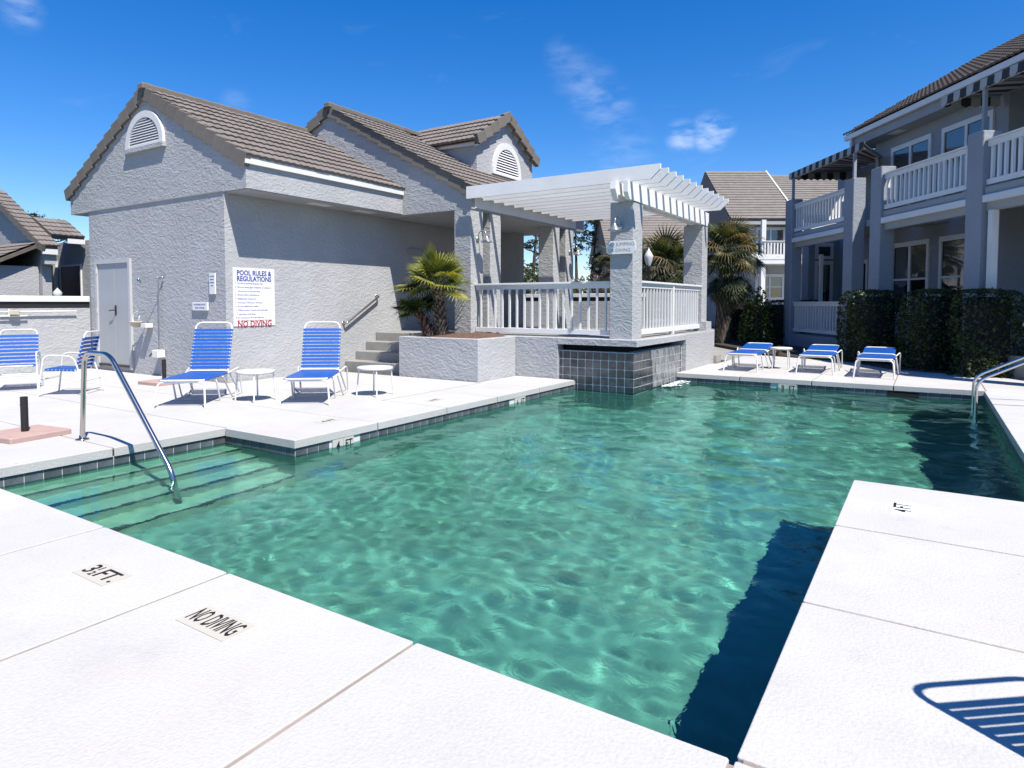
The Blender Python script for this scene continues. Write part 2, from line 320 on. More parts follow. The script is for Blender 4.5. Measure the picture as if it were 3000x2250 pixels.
def slab(x0, y0, x1, y1):
    gq = .009
    MB().cbox((x0 + gq, y0 + gq, -.085), (x1 - gq, y1 - gq, rnd.uniform(-.002, .0)), .005).build('slab', 'deck', deck)
# near strip
xs = [-.47 - 1.275 * i for i in range(0, 12)][::-1]; xs = [x for x in xs if x > -14.6]
xs = [-15.05] + xs + [.82, 2.1, 3.4]
for a, b in zip(xs, xs[1:]):
    for c, d in ((-1.9, .08), (.08, 2.03)): slab(a, c, b, d)
for c, d in ((2.03, 3.3), (3.3, 4.57), (4.57, 5.84)):
    slab(PX, c, .82, d); slab(.82, c, 2.1, d); slab(2.1, c, 3.4, d)
ry = [5.84, 7.1, 8.38, 9.65, 10.9, 12.15, 12.93]
for c, d in zip(ry, ry[1:]): slab(.77, c, 2.1, d); slab(2.1, c, 3.4, d)
fx = [-4.24, -3.0, -1.74, -.47, .8, 2.1, 3.4]
for a, b in zip(fx, fx[1:]):
    slab(a, 12.93, b, 14.1); slab(a, 14.1, b, 15.4)
for a, b in zip([-4.1, -3.0, -1.74, -.47, .8, 1.6], [-3.0, -1.74, -.47, .8, 1.6]):
    slab(a, 15.4, b, 16.5)
    if a < -1: slab(a, 16.5, b, 18.5)
lx = [-15.05, -14.05, -12.78, -11.5, -10.2, -8.95, -7.75, -6.57]; ly = [2.03, 3.2, 4.42, 5.6, 6.92]
for a, b in zip(lx, lx[1:]):
    for c, d in zip(ly, ly[1:]):
        if b > -6.6 and c < 4.3: slab(a, c, -6.57, d)
        else: slab(a, c, b, d)
for a, b in ((-10.29, -8.95), (-8.95, -7.75), (-7.75, -6.6)):
    for c, d in ((6.92, 8.15), (8.15, 9.42)): slab(a, c, b, d)
for c, d in ((4.38, 5.6), (5.6, 6.92), (6.92, 8.15), (8.15, 9.42), (9.42, 10.70)): slab(-6.57 if c < 9 else -6.65, c, NX, d)
# ------------------------------------------------------------------ pool shell
pool = MB(); o_ = .03; D = -3.0
out = [(POOLX[0] - o_, POOLY[0] - o_), (PX + o_, POOLY[0] - o_), (PX + o_, PY - o_), (POOLX[1] + o_, PY - o_), (POOLX[1] + o_, POOLY[1] + o_), (-4.29, POOLY[1] + o_), (-4.29, 10.79), (NX - o_, 10.79), (NX - o_, NY + o_), (POOLX[0] - o_, NY + o_)]
for a, b in zip(out, out[1:] + out[:1]):
    pool.quad((*b, D), (*a, D), (*a, -.02), (*b, -.02))
pool = tag(pool.build('swimming_pool', 'plaster'), kind='structure')
fl = MB(); prof = [(1.9, -1.12), (4.2, -1.15), (6.4, -1.25), (10.6, -1.85), (13.1, -2.05)]
xs = np.linspace(-6.7, .9, 12)
vs = [(x, y, z) for y, z in prof for x in xs]; nx = len(xs)
fl.add(vs, [(j * nx + i, j * nx + i + 1, (j + 1) * nx + i + 1, (j + 1) * nx + i) for j in range(len(prof) - 1) for i in range(nx - 1)])
fl = fl.build('basin_floor', 'plaster', pool)
recv = [pool, fl]
st = [(-6.29, -.33), (-5.99, -.51), (-5.68, -.70), (-5.36, -.90)]
x0 = -6.6
for xe, z in st:
    s_ = MB().cbox((x0 - .02, 2.0, -1.4), (xe, 4.41, z), .015).build('step', 'plaster_shallow_tint', pool); recv.append(s_)
    recv.append(MB().box((xe - .045, 2.01, z - .02), (xe + .003, 4.40, z + .003)).build('nosing', 'nosing', s_)); x0 = xe
def band(a, b, nrm, skip=()):
    """row of waterline tiles between two points"""
    a = Vector((*a, 0)); b = Vector((*b, 0)); L = (b - a).length; t = (b - a).normalized(); n_ = max(1, round(L / .153)); s_ = L / n_; nv = Vector((*nrm, 0))
    me = MB().box((-s_ / 2 + .003, -.012, -.245), (s_ / 2 - .003, .004, -.088)).mesh('tile', 'band_tile')
    ang = math.atan2(t.y, t.x); flip = Vector((-math.sin(ang), math.cos(ang), 0)).dot(nv) < 0
    for i in range(n_):
        p = a + t * (s_ * (i + .5))
        if any(abs((p - Vector((*q, 0))).length) < .16 for q in skip): continue
        o = link('tile', me, pool, p, (0, 0, ang + (math.pi if flip else 0))); recv.append(o)
gb = MB()
for a, b in zip(out, out[1:] + out[:1]):
    if abs(a[1] - 10.79) < .01 and abs(b[1] - 10.79) < .01: continue
    ax, ay = a; bx, by = b
    nx_, ny_ = (by - ay), -(bx - ax); L = math.hypot(nx_, ny_); nx_, ny_ = -nx_ / L * .0015, -ny_ / L * .0015
    gb.quad((bx + nx_, by + ny_, -.25), (ax + nx_, ay + ny_, -.25), (ax + nx_, ay + ny_, -.083), (bx + nx_, by + ny_, -.083))
recv.append(gb.build('grout_band', 'grout', pool))
band((-6.6, 2.0), (-6.6, 4.41), (1, 0)); band((-6.6, 4.41), (-5.41, 4.41), (0, -1)); band((-5.41, 4.41), (-5.41, 10.79), (1, 0), skip=((-5.41, 4.98), (-5.41, 5.13), (-5.41, 8.73), (-5.41, 8.88)))
band((-4.29, 12.96), (.8, 12.96), (0, -1), skip=((-2.22, 12.96), (-2.07, 12.96))); band((.8, 5.81), (.8, 12.96), (-1, 0)); band((-.44, 2.0), (-.44, 5.81), (-1, 0)); band((-.44, 5.81), (.8, 5.81), (0, 1))
recv.append(MB().box((-.55, 12.95, -.24), (-.1, 12.965, -.10)).build('skimmer_slot', 'black_void', pool))
for o in recv: o.cycles.is_caustics_receiver = True
# ------------------------------------------------------------------ water
d = .026
gx = np.arange(-6.62, .83, d); gy = np.arange(1.98, 13.0, d)
X, Y = np.meshgrid(gx, gy); Z = np.zeros_like(X); rg = np.random.default_rng(5)
far = np.clip((Y - 3.5) / 6.5, 0, 1)
edge = np.clip((X + 7) / 3, .45, 1)
for i in range(130):
    lam = .14 * (1.4 / .14) ** (rg.random() ** 2.0); k = 2 * math.pi / lam; th = rg.normal(1.1, .85); ph = rg.random() * 6.28
    short = min(1, max(0, (.42 - lam) / .2))
    amp = short * (.48 - .28 * far) + (1 - short) * (.60 + .55 * far)
    Z += .00125 * lam ** .95 * amp * edge * np.sin(k * (X * math.cos(th) + Y * math.sin(th)) + ph)
rr = np.hypot(X + 4.0, Y - 12.3)
Z += .003 * np.sin(rr * 2 * math.pi / .36) * np.exp(-rr / 1.2) + .0006 * np.sin(rr * 2 * math.pi / .5) * np.exp(-rr / 4)
nx, ny = len(gx), len(gy); idx = np.arange(nx * ny).reshape(ny, nx)
cx, cy = X[:-1, :-1] + d / 2, Y[:-1, :-1] + d / 2
inside = ~((cx < NX - .035) & (cy > NY + .035)) & ~((cx > PX + .035) & (cy < PY - .035)) & ~((cx < -4.30) & (cy > 10.80))
f = np.stack([idx[:-1, :-1], idx[:-1, 1:], idx[1:, 1:], idx[1:, :-1]], -1)[inside]
used = np.unique(f); mp_ = -np.ones(nx * ny, int); mp_[used] = np.arange(len(used))
v = np.stack([X.ravel(), Y.ravel(), -.17 + Z.ravel()], 1)[used]
me = bpy.data.meshes.new('pool_water'); me.from_pydata(v.tolist(), [], mp_[f].tolist()); me.materials.append(MAT['water']); me.polygons.foreach_set('use_smooth', [True] * len(f)); me.update()
wo = tag(link('pool_water', me), kind='structure'); wo.cycles.is_caustics_caster = True
# ------------------------------------------------------------------ pool depth markers
def marker(name, label, words, lines, loc, rz, w_, h_, material='marker_cream', size=.1, sx=1):
    t = thing(name, label, 'depth marker', loc, rz)
    MB().box((-w_ / 2, -h_ / 2, -.01), (w_ / 2, h_ / 2, .002)).build('plate', material, t)
    for body, x, y, s in lines:
        text('lettering', body, s, 'ink', t, Matrix.Translation((x, y, .0028)), sx, .0004, .002)
    return t
marker('depth_tile', 'cream deck plate lettered 3½ FT beside the near pool edge', None, [('3', -.108, 0, .135), ('1', -.064, .028, .055), ('2', -.052, -.028, .055), ('FT.', .058, 0, .135)], (-3.545, 1.65, .0), 0, .31, .15, sx=1.0)
marker('no_diving_tile', 'cream deck plate lettered NO DIVING beside the near pool edge', None, [('NO DIVING', 0, 0, .15)], (-2.585, 1.66, .0), 0, .34, .16, sx=.40)
marker('depth_tile', 'pale deck plate lettered 4 FT on the deck peninsula', None, [('4', -.07, 0, .15), ('FT', .05, 0, .15)], (-.11, 5.19, 0), R(90), .33, .15, 'sign_white', sx=.8)
marker('depth_tile', 'small deck plate lettered 4 FT behind the pool edge in front of the loungers', None, [('4 FT', 0, 0, .12)], (-5.95, 5.35, 0), R(90), .31, .15, sx=.9)
marker('depth_tile', 'small deck plate lettered 6 FT behind the pool edge near the planter', None, [('6 FT', 0, 0, .12)], (-5.95, 7.35, 0), R(90), .31, .15, sx=.9)
def wmarker(label, num, loc, rz):
    t = thing('waterline_marker', label, 'depth marker', loc, rz)
    for k, ch in enumerate((num, 'FT')):
        q = MB().box((-.155 + .157 * k, -.006, -.15), (-.002 + .157 * k, .010, 0)).build('tile', 'marker_white', t)
        text('lettering', ch, .13, 'ink', t, frame((-.078 + .157 * k, -.0065, -.075), (1, 0, 0), (0, 0, 1)), .8, .0006, .002)
wmarker('white waterline tiles lettered 4 FT near the entry steps', '4', (-5.395, 5.055, -.09), R(90))
wmarker('white waterline tiles lettered 6 FT near the fountain niche', '6', (-5.395, 8.805, -.09), R(90))
wmarker('white waterline tiles lettered 9 FT in the far pool wall', '9', (-2.145, 12.945, -.09), 0)
# ------------------------------------------------------------------ roof helpers
def tile_mesh(w_, l_, material, waves=2, seg=4, th=.022, amp=.016):
    b = MB(); n = waves * seg; P = []
    for i in range(n + 1):
        u = i / n; P.append((-w_ / 2 + w_ * u, amp * (.5 - .5 * math.cos(u * waves * 2 * math.pi))))
    top0 = [(x, -l_ * .06, z + th + .036) for x, z in P]; top1 = [(x, l_ * .99, z + th) for x, z in P]; bot0 = [(x, -l_ * .06, z + .004) for x, z in P]
    m_ = n + 1
    b.add(top0 + top1 + bot0, [(i, i + 1, m_ + i + 1, m_ + i) for i in range(n)] + [(2 * m_ + i, 2 * m_ + i + 1, i + 1, i) for i in range(n)])
    return b.mesh('tile', material)
def tiles(parent, org, u, v, nu, nv, w_, l_, material='roof_tile', skip=None, root=None, joined=False, name='tile'):
    """rows of tiles from the eave up: org eave corner, u along the eave, v up the slope"""
    me = tile_mesh(w_, l_ * 1.12, material); u = Vector(u).normalized(); v = Vector(v).normalized(); iv = WM[root].inverted() if root else Matrix()
    acc = MB()
    for j in range(nv):
        for i in range(nu):
            p = Vector(org) + u * (w_ * (i + .5)) + v * (l_ * j)
            if skip and skip(p): continue
            M = iv @ frame(p, u, v)
            jit = rnd.uniform(-.004, .004)
            if joined:
                acc.add([M @ q.co for q in me.vertices], [tuple(pl.vertices) for pl in me.polygons])
            else:
                o = link(name, me, parent); o.matrix_local = M @ Matrix.Translation((0, jit, jit * .6))
    if joined: return tag(acc.build('field_tiles', material, parent), kind='stuff')
def rake(parent, root, a, b, nrm, n, material='rake_tile', h=.24, dep=.10):
    """rake tiles from low point a to high point b; nrm = outward normal of the gable"""
    a, b, nv = Vector(a), Vector(b), Vector(nrm); t = (b - a).normalized(); L = (b - a).length / n; iv = WM[root].inverted()
    me = MB().cbox((-.012, -dep, -h * .62), (L * .965, .018, h * .38), .008).mesh('rake_tile', material)
    fwd = t.cross(nv).z > 0
    for i in range(n):
        M = iv @ (frame(a + t * (L * i), t, nv) if fwd else frame(a + t * (L * (i + 1)), -t, nv))
        tilt = Matrix.Rotation(R(8.5 if fwd else -8.5), 4, 'Y')
        o = link('rake_tile', me, parent); o.matrix_local = M @ tilt
# ------------------------------------------------------------------ pool house
GY, SX, OX = 6.953, -10.30, -9.657; WL = -15.07; Y2 = 10.845
ph = thing('pool_house', 'grey stucco pool house with two gables and brown tile roofs', 'building', (SX, GY, 0))
RX, RZ = -12.70, 5.50; EXR, EXL = OX, -15.83; EZ = 3.90; slope = (RZ - 3.86) / (RX - EXR) * -1
zr = lambda x: RZ - abs(x - RX) * .534
b = MB()   # lower body
b.box((WL, GY, -.05), (SX, 16.3, 3.45)); b.build('wall', 'stucco', ph, ph)
b = MB(); b.prism([(EXL, 3.34), (EXR, 3.34), (EXR, zr(EXR) - .06), (RX, zr(RX) - .06), (EXL, zr(EXL) - .06)], 'y', GY - .012, 10.9)
b.build('upper_gable', 'stucco', ph, ph)
MB().box((WL, GY - .022, 3.345), (SX + .01, GY - .004, 3.365)).build('reveal_line', 'soffit', ph, ph)
b = MB(); b.prism([(EXL - .12, zr(EXL - .12) - .05), (RX, zr(RX) - .05), (EXR + .02, zr(EXR + .02) - .05), (EXR + .02, zr(EXR + .02)), (RX, zr(RX)), (EXL - .12, zr(EXL - .12))], 'y', GY - .045, 11.4)
roof1 = b.build('roof', 'roof_dark', ph, ph)
hyp = math.hypot(1, .534); vdir = (-1 / hyp, 0, .534 / hyp)
tiles(roof1, (EXR + .045, GY - .06, zr(EXR + .045) + .005), (0, 1, 0), vdir, 14, 10, .30, .352, root=ph, skip=lambda p: p.y > 10.95 and p.x > -12.4)
rake(roof1, ph, (EXR + .05, GY - .05, zr(EXR + .05) - .01), (RX, GY - .05, zr(RX) - .01), (0, -1, 0), 11)
rake(roof1, ph, (EXL - .14, GY - .05, zr(EXL - .14) - .01), (RX, GY - .05, zr(RX) - .01), (0, -1, 0), 11)
cap = MB().cbox((-.11, 0, -.05), (.11, .40, .06), .03).mesh('ridge_tile', 'rake_tile')
for i in range(11):
    o = link('ridge_tile', cap, roof1); o.location = Vector((RX, GY - .12 + i * .37, RZ + .05)) - Vector((SX, GY, 0)); o.rotation_euler = (R(-2), 0, 0)
MB().prism([(EXL - .1, zr(EXL - .1) - .11), (RX, zr(RX) - .11), (EXR + .01, zr(EXR + .01) - .11), (EXR + .01, zr(EXR + .01) - .05), (RX, zr(RX) - .05), (EXL - .1, zr(EXL - .1) - .05)], 'y', GY - .04, GY - .016).build('rake_board', 'soffit', ph, ph)
MB().box((EXR + .002, GY - .06, 3.745), (EXR + .055, Y2 - .01, 3.875)).build('fascia', 'trim_white', ph, ph)
b = MB(); b.box((SX + .004, GY + .02, 3.325), (EXR - .01, Y2, 3.338)); b.build('soffit', 'soffit', ph, ph)
for yy in (8.55, 9.75): MB().box((SX + .22, yy, 3.316), (SX + .44, yy + .5, 3.3245)).build('soffit_vent', 'trim_white', ph, ph)
# arched louvre vents
def vent(name, M, w_, h_, sill=True):
    v_ = MB(); n = 20; op = lambda r_, q: (r_ * w_ / 2 * math.cos(q), r_ * h_ * math.sin(q))
    ring = []
    for i in range(n + 1):
        q = math.pi * i / n; ring.append((op(1, q), op(.80, q)))
    vs, fs = [], []
    for (a, c) in ring: vs += [(a[0], 0, a[1]), (a[0], -.05, a[1]), (c[0], -.05, c[1]), (c[0], 0, c[1])]
    for i in range(n):
        k = i * 4
        for e in range(4): fs.append((k + e, k + 4 + e, k + 4 + (e + 1) % 4, k + (e + 1) % 4))
    v_.add(vs, fs); v_.box((-w_ * .5, -.055, -.05), (w_ * .5, .0, .0))
    fo = link(name, v_.mesh(name, 'trim_white'), ph); fo.matrix_local = WM[ph].inverted() @ M
    bk = MB(); bk.add([(op(.81, math.pi * i / n)[0], -.004, op(.81, math.pi * i / n)[1]) for i in range(n + 1)], [tuple(range(n, -1, -1))]); bk.build('backing', 'black_void', fo)
    k = 10
    for i in range(k):
        z = h_ * .80 * (i + .35) / k; hw = w_ * .40 * math.sqrt(max(0, 1 - ((z + .02) / (h_ * .80)) ** 2)) + .008
        MB().add([(-hw, -.042, z - .02), (hw, -.042, z - .02), (hw, -.006, z + .03), (-hw, -.006, z + .03), (-hw, -.042, z - .012), (hw, -.042, z - .012), (hw, -.006, z + .038), (-hw, -.006, z + .038)],
                 [(3, 2, 1, 0), (4, 5, 6, 7), (0, 1, 5, 4), (2, 3, 7, 6), (1, 2, 6, 5), (3, 0, 4, 7)]).build('slat', 'trim_white', fo)
    if sill: MB().box((-w_ * .52, -.075, -.13), (w_ * .52, .0, -.05)).build('sill', 'stucco', fo)
    return fo
vent('louvre_vent', frame((-12.72, GY - .0135, 4.47), (1, 0, 0), (0, 1, 0)), 1.34, .62)
# service door in the gable wall
dr = thing('service_door', 'pale grey steel service door in the gable wall', 'door', (-14.08, GY - .003, 0))
MB().cbox((-.62, -.02, .14), (.62, 0, 2.22), .004).build('door_panel', 'door_paint', dr)
MB().box((.035, -.024, .16), (.045, -.0185, 2.2)).build('astragal', 'door_paint', dr)
fr = MB(); fr.box((-.70, -.05, .06), (-.62, .0, 2.30)); fr.box((.62, -.05, .06), (.70, 0, 2.30)); fr.box((-.62, -.05, 2.22), (.62, 0, 2.30)); fr.build('door_frame', 'frame_grey', dr)
MB().box((-.62, -.05, .10), (.62, -.001, .138)).build('threshold', 'bronze', dr)
h = MB(); h.box((.05, -.03, 1.16), (.11, -.021, 1.36)); h.tube(smooth_path([(.08, -.03, 1.26), (.08, -.08, 1.26), (-.05, -.09, 1.25)], .03), .011); h.build('lever_handle', 'bronze', dr)
for z in (.35, 1.2, 2.02): MB().box((-.635, -.056, z), (-.60, -.0505, z + .11)).build('hinge', 'trim_white', dr)
# ---- porch half with the second gable
R2X, R2Z = -11.88, 5.98; z2 = lambda x: R2Z - abs(x - R2X) * .545; E2 = -7.74; YE = 16.1
b = MB(); b.prism([(-14.6, z2(-14.6) - .06), (R2X, z2(R2X) - .06), (E2 - .06, z2(E2 - .06) - .06), (E2 - .06, 3.32), (-14.6, 3.32)], 'y', Y2, Y2 + .28); b.build('porch_gable', 'stucco', ph, ph)
b = MB(); b.box((-10.2, Y2 + .29, 3.31), (E2 - .07, YE - .1, 3.34)); b.build('porch_ceiling', 'soffit', ph, ph)
MB().box((E2 - .32, Y2 + .285, 3.335), (E2 - .062, YE - .1, 3.62)).build('porch_lintel', 'stucco', ph, ph)
b = MB(); b.prism([(-14.8, z2(-14.8) - .05), (R2X, R2Z - .05), (E2 + .06, z2(E2 + .06) - .05), (E2 + .06, z2(E2 + .06)), (R2X, R2Z), (-14.8, z2(-14.8))], 'y', Y2 - .045, YE)
roof2 = b.build('porch_roof', 'roof_dark', ph, ph)
h2 = math.hypot(1, .545); v2 = (-1 / h2, 0, .545 / h2); DXF, DYA, DYB, DYM, DZR = -9.3, 13.15, 15.80, 14.47, 6.26
tiles(roof2, (E2 + .10, Y2 - .1, z2(E2 + .10) + .005), (0, 1, 0), v2, 20, 13, .30, .355, root=ph, joined=True, skip=lambda p: p.x < DXF and DYA < p.y < DYB)
rake(roof2, ph, (E2 + .08, Y2 - .05, z2(E2 + .08) - .01), (R2X, Y2 - .05, R2Z - .01), (0, -1, 0), 13)
rake(roof2, ph, (-13.3, Y2 - .05, z2(-13.3) - .01), (R2X, Y2 - .05, R2Z - .01), (0, -1, 0), 4)
for i in range(12):
    o = link('ridge_tile', cap, roof2); o.location = Vector((R2X, Y2 - .12 + i * .37, R2Z + .05)) - Vector((SX, GY, 0)); o.rotation_euler = (R(-2), 0, 0)
MB().prism([(-14.6, z2(-14.6) - .11), (R2X, R2Z - .11), (E2 + .02, z2(E2 + .02) - .11), (E2 + .02, z2(E2 + .02) - .05), (R2X, R2Z - .05), (-14.6, z2(-14.6) - .05)], 'y', Y2 - .04, Y2 - .004).build('rake_board', 'soffit', ph, ph)
MB().box((E2 - .058, Y2 - .1, 3.60), (E2 + .03, YE, 3.72)).build('fascia', 'trim_white', ph, ph)
# dormer
zd = lambda y: DZR - abs(y - DYM) * .62
b = MB(); b.prism([(DYA, 3.9), (DYB, 3.9), (DYB, zd(DYB) - .06), (DYM, DZR - .06), (DYA, zd(DYA) - .06)], 'x', DXF, -12.0); b.build('dormer_wall', 'stucco', ph, ph)
b = MB(); b.prism([(DYA - .14, zd(DYA - .14) - .05), (DYM, DZR - .05), (DYB + .14, zd(DYB + .14) - .05), (DYB + .14, zd(DYB + .14)), (DYM, DZR), (DYA - .14, zd(DYA - .14))], 'x', DXF + .14, -12.3)
roofd = b.build('dormer_roof', 'roof_dark', ph, ph); hd = math.hypot(1, .62)
tiles(roofd, (-12.2, DYA - .18, zd(DYA - .18) + .005), (1, 0, 0), (0, 1 / hd, .62 / hd), 10, 5, .30, .345, root=ph)
rake(roofd, ph, (DXF + .14, DYA - .16, zd(DYA - .16) - .01), (DXF + .14, DYM, DZR - .01), (1, 0, 0), 5)
rake(roofd, ph, (DXF + .14, DYB + .16, zd(DYB + .16) - .01), (DXF + .14, DYM, DZR - .01), (1, 0, 0), 5)
b = MB(); b.box((DXF + .1, DYA - .10, zd(DYA) - .20), (-12, DYA - .004, zd(DYA) - .11)); b.build('dormer_fascia', 'trim_white', ph, ph)
b = MB(); b.prism([(DYA - .1, zd(DYA - .1) - .18), (DYM, DZR - .18), (DYB + .1, zd(DYB + .1) - .18), (DYB + .1, zd(DYB + .1) - .05), (DYM, DZR - .05), (DYA - .1, zd(DYA - .1) - .05)], 'x', DXF + .004, DXF + .10); b.build('dormer_rake_board', 'trim_white', ph, ph)
vent('louvre_vent', frame((DXF + .0015, DYM, 4.72), (0, 1, 0), (-1, 0, 0)), 1.36, .82, sill=False)
# porch columns and inner wall
CX0, CX1 = -8.25, -7.818
for ya, yb in ((Y2, 11.28), (11.55, 11.96), (14.33, 14.66), (14.99, 15.43)):
    c_ = MB(); c_.cbox((CX0, ya + .003, .70), (CX1, yb, 3.336), .012); c_.build('column', 'stucco', ph, ph)
b = MB(); b.box((-10.32, 15.2, .7), (-9.35, 15.45, 3.31)); b.build('inner_wall', 'stucco', ph, ph)
b = MB(); b.box((SX - .01, 11.75, 2.55), (SX + .05, 13.3, 2.68)); b.build('panel_rail', 'soffit', ph, ph)
# ------------------------------------------------------------------ raised terrace with tiled fountain niche, stairs, planter
te = thing('raised_terrace', 'raised grey stucco terrace with dark tiled fountain niche in the pool', 'terrace', (TX, TY, 0))
TE = 15.56
b = MB(); b.box((SX + .003, 10.9, -.06), (-8.53, TE, TZ)); b.box((-8.53, TY, -.06), (-5.75, TE, TZ)); b.box((-5.75, 11.0, -2.9), (-4.55, TE, TZ - .12)); b.box((-5.75, 13.42, -.06), (TX, TE, TZ)); b.build('terrace_wall', 'stucco', te, te)
b = MB(); b.cbox((-5.749, TY, TZ - .115), (TX, 13.419, TZ + .001), .01); b.build('ledge', 'stucco', te, te)
b = MB(); b.box((-5.748, 10.775, -.5), (-4.275, 11.05, .53)); b.box((-4.54, 11.05, -.5), (-4.275, 13.40, .53)); gr = b.build('tile_backing', 'grout', te, te)
gr.cycles.is_caustics_receiver = True
b = MB(); b.box((-5.74, 10.95, .53), (-4.5, 13.41, .642)); b.build('spill_slot', 'black_void', te, te)
zrows = [.525 - .15 * i for i in range(7)]
ivt = WM[te].inverted(); tf = MB().cbox((.004, 0, .004), (.146, .008, .146), .002)
def face_tile(x0, x1, z0, z1, org, ux):
    M = frame(org, ux, (0, 0, 1)); q = MB()
    q.cbox((x0 + .007, z0 + .007, -.004), (x1 - .007, z1 - .007, .006), .002)
    q.v = [tuple(ivt @ (M @ Vector(p))) for p in q.v]; o = q.build('tile', 'slate_tile', gr); return o
xe = [-5.745, -5.665]; 
while xe[-1] + .1528 < -4.27: xe.append(xe[-1] + .1528)
xe[-1] = -4.270
for z0, z1 in zip(zrows[1:], zrows):
    for a, c in zip(xe, xe[1:]): face_tile(a, c, z0, z1, (0, 10.775, 0), (1, 0, 0))
ye = [10.770]
while ye[-1] + .1528 < 13.39: ye.append(ye[-1] + .1528)
for z0, z1 in zip(zrows[1:], zrows):
    for a, c in zip(ye, ye[1:]): face_tile(a, c, z0, z1, (-4.275, 0, 0), (0, 1, 0))
MB().box((SX + .01, 11.0, TZ + .0005), (-4.3, TE - .02, TZ + .004)).build('terrace_floor', 'concrete', te, te)
b = MB(); b.box((-4.78, 15.50, .0), (-4.12, 15.9, .18)); b.build('back_step', 'concrete', te, te)
# waterfall sheet and its splash
wf = MB(); nyy, nzz = 22, 10; vs = []
for j in range(nzz + 1):
    t = j / nzz
    for i in range(nyy + 1):
        s_ = i / nyy; y = 11.55 + (13.22 - 11.55) * (s_ * (1 - .06 * t) + .03 * t); vs.append((-4.262 + .035 * math.sqrt(t + .02) + .006 * math.sin(s_ * 40 + 3 * t), y, .545 - .70 * t))
wf.add(vs, [(j * (nyy + 1) + i, j * (nyy + 1) + i + 1, (j + 1) * (nyy + 1) + i + 1, (j + 1) * (nyy + 1) + i) for j in range(nzz) for i in range(nyy)], smooth=True)
wt = tag(wf.build('waterfall', 'waterfall'), 'thin clear sheet of water running down the dark tiles', 'waterfall')
sp = MB()
for i in range(260):
    y = rnd.uniform(11.9, 13.25); x = -4.16 + abs(rnd.gauss(0, .10)) ; r_ = rnd.uniform(.006, .028)
    sp.lathe([(.0005, r_ * .5), (r_ * .8, r_ * .3), (r_ * 1.6, 0), (r_ * 1.2, -r_ * .2)], (x, y, -.166 + rnd.uniform(0, .02)), 6)
tag(sp.build('foam', 'foam'), 'white splash foam where the waterfall meets the pool', 'foam', kind='stuff')
# stairs
stt = thing('concrete_stairs', 'four weathered concrete steps between wall and planter', 'stairs', (-9.4, 9.7, 0))
for i in range(4):
    y0 = 9.72 + .31 * i; b = MB(); b.cbox((SX + .004, y0, -.05 if i == 0 else .19 * i - .02), (-8.535, 10.97, .19 * (i + 1) - (.0 if i < 3 else -.002)), .012); b.build('step', 'concrete', stt, stt)
pl = thing('planter', 'square grey stucco planter bed beside the stairs', 'planter', (-7.6, 10.0, 0))
b = MB(); b.cbox((-8.53, 9.445, -.06), (-6.655, 9.58, .765), .012); b.cbox((-8.53, 9.58, -.06), (-8.40, TY - .002, .764), .012); b.cbox((-6.79, 9.58, -.06), (-6.656, TY - .002, .764), .012); b.build('wall', 'stucco', pl, pl)
so_ = MB(); N = 16; sv_ = []
for j in range(N + 1):
    for i in range(N + 1):
        u_, t_ = i / N, j / N; sv_.append((-8.41 + 1.63 * u_, 9.57 + 1.5 * t_, .73 + .09 * math.sin(u_ * 3.1) * math.sin(min(1, t_ * 1.3) * 2.2) + rnd.uniform(-.012, .012)))
so_.add(sv_, [(j * (N + 1) + i, j * (N + 1) + i + 1, (j + 1) * (N + 1) + i + 1, (j + 1) * (N + 1) + i) for j in range(N) for i in range(N)], smooth=True); so_.build('soil', 'soil', pl, pl)
# ------------------------------------------------------------------ pergola
pg = thing('pergola', 'white slatted pergola on stucco columns over the terrace', 'pergola', (-6.0, 13.0, TZ))
for i in range(12):
    y = 10.66 + .4 * i; b = MB(); x1 = -3.80
    xa = -7.80 if i == 0 else -7.665; b.prism([(xa, 3.49), (x1 - .17, 3.49), (x1, 3.64), (x1, 3.73), (xa, 3.73)], 'y', y, y + .045); b.build('rafter', 'pergola_white', pg, pg)
b = MB(); b.prism([(10.52, 3.485), (15.48, 3.485), (15.48, 3.30), (15.36, 3.185), (10.62, 3.185), (10.50, 3.36)], 'x', -4.63, -4.53); b.build('beam', 'pergola_white', pg, pg)
b = MB(); b.prism([(10.56, 3.485), (15.46, 3.485), (15.46, 3.30), (15.36, 3.185), (10.66, 3.185), (10.56, 3.30)], 'x', -4.41, -4.33); b.build('beam', 'pergola_white', pg, pg)
b = MB(); b.box((-7.814, 10.95, 3.345), (-7.79, 15.5, 3.545)); b.build('ledger', 'pergola_white', pg, pg)
b = MB(); b.box((-7.814, 10.95, 3.546), (-7.67, 15.5, 3.575)); b.build('ledger_shade_board', 'pergola_white', pg, pg)  # board added to cast the dark band of shade on the ledger
CA0, CA1 = -4.79, -4.345
for ya, yb in ((10.88, 11.31), (15.06, 15.44)):
    c_ = MB(); c_.cbox((CA0, ya, TZ - .02), (CA1, yb, 3.183), .014)
    if ya > 12: c_.box((CA0 - .02, ya - .02, TZ - .01), (CA1 + .10, yb + .04, TZ + .22))
    c_.build('column', 'stucco', pg, pg)
